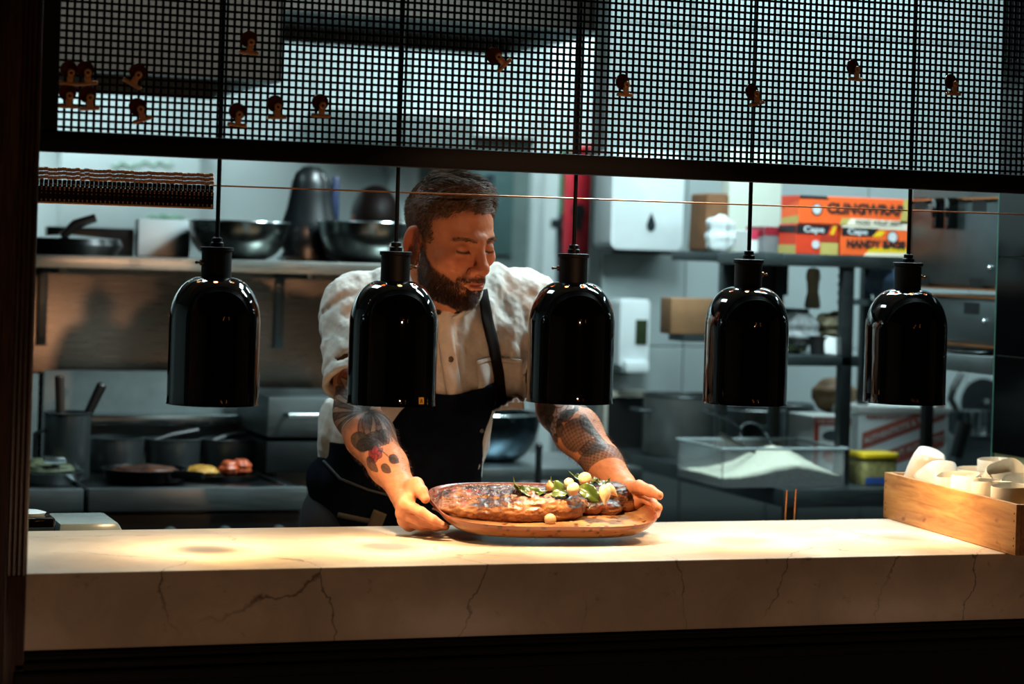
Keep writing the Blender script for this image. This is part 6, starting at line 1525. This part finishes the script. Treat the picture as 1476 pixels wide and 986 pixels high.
# neck opening
C.cap(nmid + Vector((0,.0,.02)), hb, .063, .064, k=.01, op='s')
def folds(d, P):
    x, y, z = P.T; q = P - V3(ch)
    lowf = np.clip((V3(chest)[2]-.03 - z)/.12, 0, 1)
    f = .0060*vnoise(P*np.array([2.4,1.2,.75]), 6.5, 21, 3) + .0035*vnoise(np.stack([x*1.6+z*1.4, y, z*.5-x*.4], 1), 9, 25, 2)
    f += .0075*lowf*np.sin(q[:,0]*46 + q[:,2]*26 + 2.2*np.sin(q[:,2]*13))                 # drapes above the apron
    f += .0080*np.exp(-((q[:,0]-.105)/.07)**2)*np.sin(q[:,0]*75 - q[:,2]*18 + 1.4*np.sin(q[:,2]*20))*np.clip((z-V3(chest)[2]+.12)/.1, 0, 1)
    for sh, el, hem in slv:                                                            # creases slanting round the sleeve
        a = V3(sh); axv = V3(el-sh); axv = axv/np.linalg.norm(axv); t = (P-a)@axv; r = np.linalg.norm(P-a-t[:,None]*axv, axis=1)
        w = np.exp(-(r/.075)**6)*np.clip((t+.01)/.03, 0, 1); e2 = np.cross(axv, [0,1,0])
        f = f + w*(.0062*np.sin(t*95 + ((P-a)@e2)*55 + 2*np.sin(t*31)) + .003*np.exp(-((t-.205)/.004)**2) - .002*np.exp(-((t-.190)/.003)**2))
    return d + f*np.clip((z - V3(hips)[2] + .01 + .10*np.clip((V3(hips)[0]-.10 - x)/.04, 0, 1))/.10, .15, 1)
C.mod(folds)
cme, CV, CF = C.mesh('shirt')
cloth = NT('white_cotton'); _n = cloth.noise(cloth.coord(), 55, 5, .6, .5); _w = cloth.noise(cloth.coord((1, 1, 1)), 900, 2)
cloth.set(color=cloth.ramp(_n.outputs[0], [(.3, lin('#b4ada4')), (.7, lin('#c6c0b8'))]), rough=.85, sheen=.15); cloth.bump(_n.outputs[0], .003, .35); cloth = cloth.m
shirt = put(link('shirt', cme, cloth))

# ---- surface-following pieces: cast onto the shirt from in front of the cook
from mathutils.bvhtree import BVHTree
def bvh_of(me): return BVHTree.FromPolygons([v.co for v in me.vertices], [p.vertices for p in me.polygons])
bv = bvh_of(cme)
def onto(px, py, off, bv_=None):
    d = ray(px, py).normalized(); h = (bv_ or bv).ray_cast(CAM, d)
    return (h[0] - d*off) if h[0] is not None else Pd(px, py, 4.85)
def strip(name, path, w, off, mat, nx=5, thick=.003, bv_=None, label=None):
    """a band of cloth along a path (px, py) of given pixel width, lying on the shirt"""
    pts = []; 
    for (x0, y0), (x1, y1) in zip(path[:-1], path[1:]):
        n = max(2, int(math.hypot(x1-x0, y1-y0)/4)); pts += [(x0+(x1-x0)*k/n, y0+(y1-y0)*k/n) for k in range(n)]
    pts.append(path[-1]); vs, fs = [], []
    for i, (x, y) in enumerate(pts):
        a = pts[max(i-1, 0)]; b = pts[min(i+1, len(pts)-1)]; tx, ty = b[0]-a[0], b[1]-a[1]; l = math.hypot(tx, ty); nxv, nyv = -ty/l, tx/l
        for j in range(nx+1): q = (j/nx-.5)*w; vs.append(tuple(onto(x+nxv*q, y+nyv*q, off, bv_)))
    for i in range(len(pts)-1):
        for j in range(nx): a = i*(nx+1)+j; fs.append((a, a+1, a+nx+2, a+nx+1))
    o = put(MB().add(vs, fs).build(name, mat, smooth=80)); md = o.modifiers.new('t', 'SOLIDIFY'); md.thickness = thick; md.offset = 0
    if label: o['label'] = label
    return o
strip('placket', [(637, 444), (641, 470), (647, 520), (654, 560), (660, 592)], 23, .0015, cloth)
def patch(name, quad, off, mat, n=14, thick=.003):
    vs, fs = [], []
    for j in range(n+1):
        for i in range(n+1):
            u, v = i/n, j/n; x = (quad[0][0]*(1-u)+quad[1][0]*u)*(1-v) + (quad[3][0]*(1-u)+quad[2][0]*u)*v; y = (quad[0][1]*(1-u)+quad[1][1]*u)*(1-v) + (quad[3][1]*(1-u)+quad[2][1]*u)*v
            vs.append(tuple(onto(x, y, off)))
    for j in range(n):
        for i in range(n): a = j*(n+1)+i; fs.append((a, a+1, a+n+2, a+n+1))
    o = put(MB().add(vs, fs).build(name, mat, smooth=80)); md = o.modifiers.new('t', 'SOLIDIFY'); md.thickness = thick; md.offset = 0; return o
patch('chest_pocket', [(686, 522), (752, 520), (756, 590), (692, 592)], .0016, cloth)
strip('pocket_hem', [(686, 524), (706, 517), (722, 518), (752, 521)], 6, .0032, cloth, 3, .003)
btn = plain('brown_button', '#4a3524', .35)
for px, py in ((632, 450), (650, 518), (657, 572)):
    p = onto(px, py, .004); d = -ray(px, py).normalized(); q = d.to_track_quat('Z', 'Y').to_matrix().to_4x4()
    o = put(MB().lathe([(0,.001),(.0035,.001),(.0048,.0022),(.0062,.002),(.0066,.0),(.0060,-.001),(0,-.001)], 24, Matrix.Translation(p) @ q).build('button', btn))
# collar: stand-up band around the neck
cc = Vector(nmid) + Vector((.0,-.005,-.005)); axv = (Vector(hb) - Vector(nmid)).normalized(); qz = axv.to_track_quat('Z', 'Y').to_matrix().to_4x4()
vs, fs = [], []; n = 56
for j in range(6):
    for k in range(n):
        a = 2*PI*k/n; fr = -math.sin(a) if True else 0
        r = .0735 + .002*math.sin(3*a) + .004*(1-j/5); zz = -.022 + .040*j/5
        p = Matrix.Translation(cc) @ qz @ Vector((r*1.0*math.cos(a), r*.98*math.sin(a), zz)); vs.append(tuple(p))
for j in range(5):
    for k in range(n): fs.append((j*n+k, j*n+(k+1)%n, (j+1)*n+(k+1)%n, (j+1)*n+k))
o = put(MB().add(vs, fs).build('collar', cloth, smooth=80)); md = o.modifiers.new('t', 'SOLIDIFY'); md.thickness = .004
vs, fs = [], []
for j in range(3):
    for k in range(n):
        a = 2*PI*k/n; p = Matrix.Translation(cc) @ qz @ Vector(((.0685-.002*j)*math.cos(a), (.0685-.002*j)*.97*math.sin(a), .010+.006*j)); vs.append(tuple(p))
for j in range(2):
    for k in range(n): fs.append((j*n+k, j*n+(k+1)%n, (j+1)*n+(k+1)%n, (j+1)*n+k))
o = put(MB().add(vs, fs).build('undershirt_neckline', plain('black_cotton', '#0c0c0e', .9), smooth=80)); md = o.modifiers.new('t', 'SOLIDIFY'); md.thickness = .003

# ---- apron: bib and skirt in navy, over the shirt
A = Sdf(.0042)
for p in C.p[T0:T0+4]: A.p.append(p)
navy = NT('navy_denim'); _n = navy.noise(navy.coord(), 30, 4); _w = navy.noise(navy.coord((1,1,2)), 700, 2); navy.set(color=navy.ramp(_n.outputs[0], [(.3, lin('#04060d')), (.7, lin('#080e1b'))]), rough=.95, spec=.08); navy.bump(_w.outputs[0], .0006, .4); navy = navy.m
A.ell(hp_ + Vector((.012,.02,-.02)), (.190,.145,.10), k=.06)
A.ell(hp_ + Vector((.010,.03,-.16)), (.190,.135,.20), k=.06)
A.ell(hp_ + Vector((.010,.04,-.30)), (.184,.120,.22), k=.06)
CAMN = np.array(CAM); Fn, Rn = np.array(FWD), np.array(RGT)
def region(P):
    """negative inside the apron's outline, measured on the cook's front: half-space in front, and the bib's edges over height"""
    x, y, z = P.T; zt = Pd(660, 571, 4.80).z; zwl = Pd(556, 638, 4.86).z; zwr = Pd(712, 640, 4.88).z
    xl_ = np.interp(z, [zwl-.5, zwl-.02, zwl, Pd(582, 592, 4.82).z, zt+.02], [Pd(447,700,4.95).x-.1, Pd(450,660,4.95).x-.1, Pd(556,638,4.86).x, Pd(584,592,4.82).x, Pd(608,560,4.80).x])
    xr_ = np.interp(z, [zwr-.4, zwr-.08, zwr, Pd(727,577,4.85).z, zt+.03], [Pd(712,700,4.9).x+.06, Pd(706,690,4.9).x+.02, Pd(713,640,4.88).x, Pd(727,577,4.85).x, Pd(724,550,4.84).x])
    dip = zt + .022*np.clip((x - Pd(655,570,4.8).x)/.09, -1, 1)**2
    below = z < zwl - .02
    yb = np.where(below, 9, V3(waist)[1] + .05)
    return np.maximum.reduce([z - dip, xl_ - x, x - xr_, y - yb])
lo_, hi_ = np.array(hips) - .8, np.array(hips) + .8
def core(d, P):
    d = d + .0030*vnoise(P, 7, 31, 2)*(1) + .003*np.sin(P[:,0]*60 + 3*np.sin(P[:,2]*9))*np.clip((V3(hips)[2]-.02-P[:,2])/.1, 0, 1)
    return np.maximum(d - .011, region(P))
A.mod(core)
ame, AV, AF = A.mesh('apron'); apron = put(link('apron', ame, navy))
ba = BVHTree.FromPolygons([v.co for v in cme.vertices] + [v.co for v in ame.vertices], [tuple(p.vertices) for p in cme.polygons] + [tuple(i + len(cme.vertices) for i in p.vertices) for p in ame.polygons])
strap_m = plain('dark_brown_strap', '#120c0a', .9, spec=.1)
strip('apron_strap', [(695, 418), (699, 440), (703, 463), (712, 500), (719, 540), (723, 582)], 15, .006, strap_m, 4, .003, ba, 'dark brown neck strap')
p = onto(694, 621, .002, ba); put(MB().lathe([(0,.003),(.004,.003),(.006,.001),(.006,-.002),(0,-.002)], 18, Matrix.Translation(p) @ (-ray(694,621)).to_track_quat('Z','Y').to_matrix().to_4x4()).build('snap', steel_dark))
# waist tie and towel at the left hip
strip('apron_tie', [(466, 664), (490, 690), (530, 706), (575, 718)], 3, .004, plain('grey_tie', '#3a3c40', .8), 2, .003, ba)
strip('towel_hem', [(487, 742), (520, 749), (536, 752)], 7, .006, plain('grey_stitch_band', '#4a423c', .9), 2, .003, ba)
strip('waist_cloth', [(548, 738), (540, 758), (536, 775)], 20, .009, plain('striped_towel', '#5a4c3c', .9), 4, .004, ba)
# ---- trousers, shoes
T = Sdf(.008)
hpR = hp_ + Vector((-.10,.04,-.06)); hpL = hp_ + Vector((.10,.04,-.06))
for h_, dx in ((hpR, -.03), (hpL, .03)):
    T.chain([h_, Vector((h_.x+dx, h_.y+.0, .48)), Vector((h_.x+dx, h_.y+.05, .09))], [.105, .075, .062], k=.04)
T.cap(hpR, hpL, .11, .11, k=.05)
tme, _, _ = T.mesh('trousers'); put(link('trousers', tme, plain('dark_navy_trousers', '#10151f', .9)))
for h_, dx in ((hpR, -.03), (hpL, .03)):
    s = Sdf(.006); c = Vector((h_.x+dx, h_.y+.05, .045)); s.cap(c + Vector((0,.04,.0)), c + Vector((0,-.15,-.008)), .043, .037, k=.02).cap(c, c + Vector((0,0,.05)), .048, .05, k=.03)
    s.fn(lambda P: .002 - P[:,2], np.array(c)-.4, np.array(c)+.4, k=.004, op="i")
    sme, _, _ = s.mesh('shoe'); put(link('shoe', sme, plain('black_leather', '#0b0b0b', .4)))

# ---- another cook's head and shoulders beyond the shelf
g = thing('person', 'cook with short black hair, seen from behind beyond the bowls on the shelf', 'person', (person2.x, person2.y, 0))
G = Sdf(.006); pc = Vector(person2); ht = Py(541, 266, person2.y).z
hc = Vector((pc.x, pc.y, ht - .125)); G.ell(hc + Vector((0,0,.02)), (.082,.098,.105), k=.01).ell(hc + Vector((.0,.03,-.06)), (.065,.07,.06), k=.03)
for s_ in (-1, 1): G.ell(hc + Vector((s_*.083,-.01,-.02)), (.010,.02,.03), k=.01)
G.cap(hc + Vector((0,.0,-.06)), hc + Vector((0,.02,-.18)), .058, .065, k=.03).cap(hc + Vector((-.17,.03,-.26)), hc + Vector((.17,.03,-.26)), .075, k=.08)
G.chain([hc + Vector((0,.03,-.26)), hc + Vector((0,.03,-.5)), hc + Vector((0,.03,-.75))], [.14,.15,.15], k=.06)
for s_ in (-1, 1):
    G.chain([hc + Vector((s_*.19,.03,-.27)), hc + Vector((s_*.24,.06,-.55)), hc + Vector((s_*.20,.28,-.68)), hc + Vector((s_*.19,.36,-.70))], [.06,.048,.036,.03], k=.03)
    for q in range(4): G.cap(hc + Vector((s_*.19+(q-1.5)*.016,.37,-.70)), hc + Vector((s_*.19+(q-1.5)*.018,.45-.01*abs(q-1.5),-.72)), .012, .008, k=.006)
    G.cap(hc + Vector((s_*.17,.36,-.69)), hc + Vector((s_*.145,.42,-.70)), .012, .009, k=.006)
    G.chain([hc + Vector((s_*.09,.03,-.78)), Vector((pc.x+s_*.10, pc.y+.03, .5)), Vector((pc.x+s_*.11, pc.y+.03, .06))], [.10,.075,.055], k=.04); G.cap(Vector((pc.x+s_*.11, pc.y+.0, .05)), Vector((pc.x+s_*.11, pc.y+.18, .045)), .045, .04, k=.02)
gme, GV, GF = G.mesh('body'); L = GV - np.array(hc); c2 = np.tile(np.array(lin('#8a4a3c')), (len(GV), 1))
hm_ = ((L[:,2] > -.055) & (np.abs(L[:,0]) < .088) & ((L[:,1] < .07) | (L[:,2] > .05))).astype(float); hm_ *= ~((np.abs(L[:,0]) > .078) & (L[:,2] < .02)); blend(c2, hm_*.97, '#0c0908')
blend(c2, ((L[:,2] < -.19) & (L[:,2] > -.9)).astype(float)*(1 - ((np.abs(L[:,0]) > .10) & (L[:,2] < -.45) & (L[:,1] > .1))), '#2a2e33'); blend(c2, (L[:,2] <= -.9).astype(float), '#14171c')
color_attr(gme, c2); ob = link('body', gme, skin, g); ob.location = -Vector(g.location)
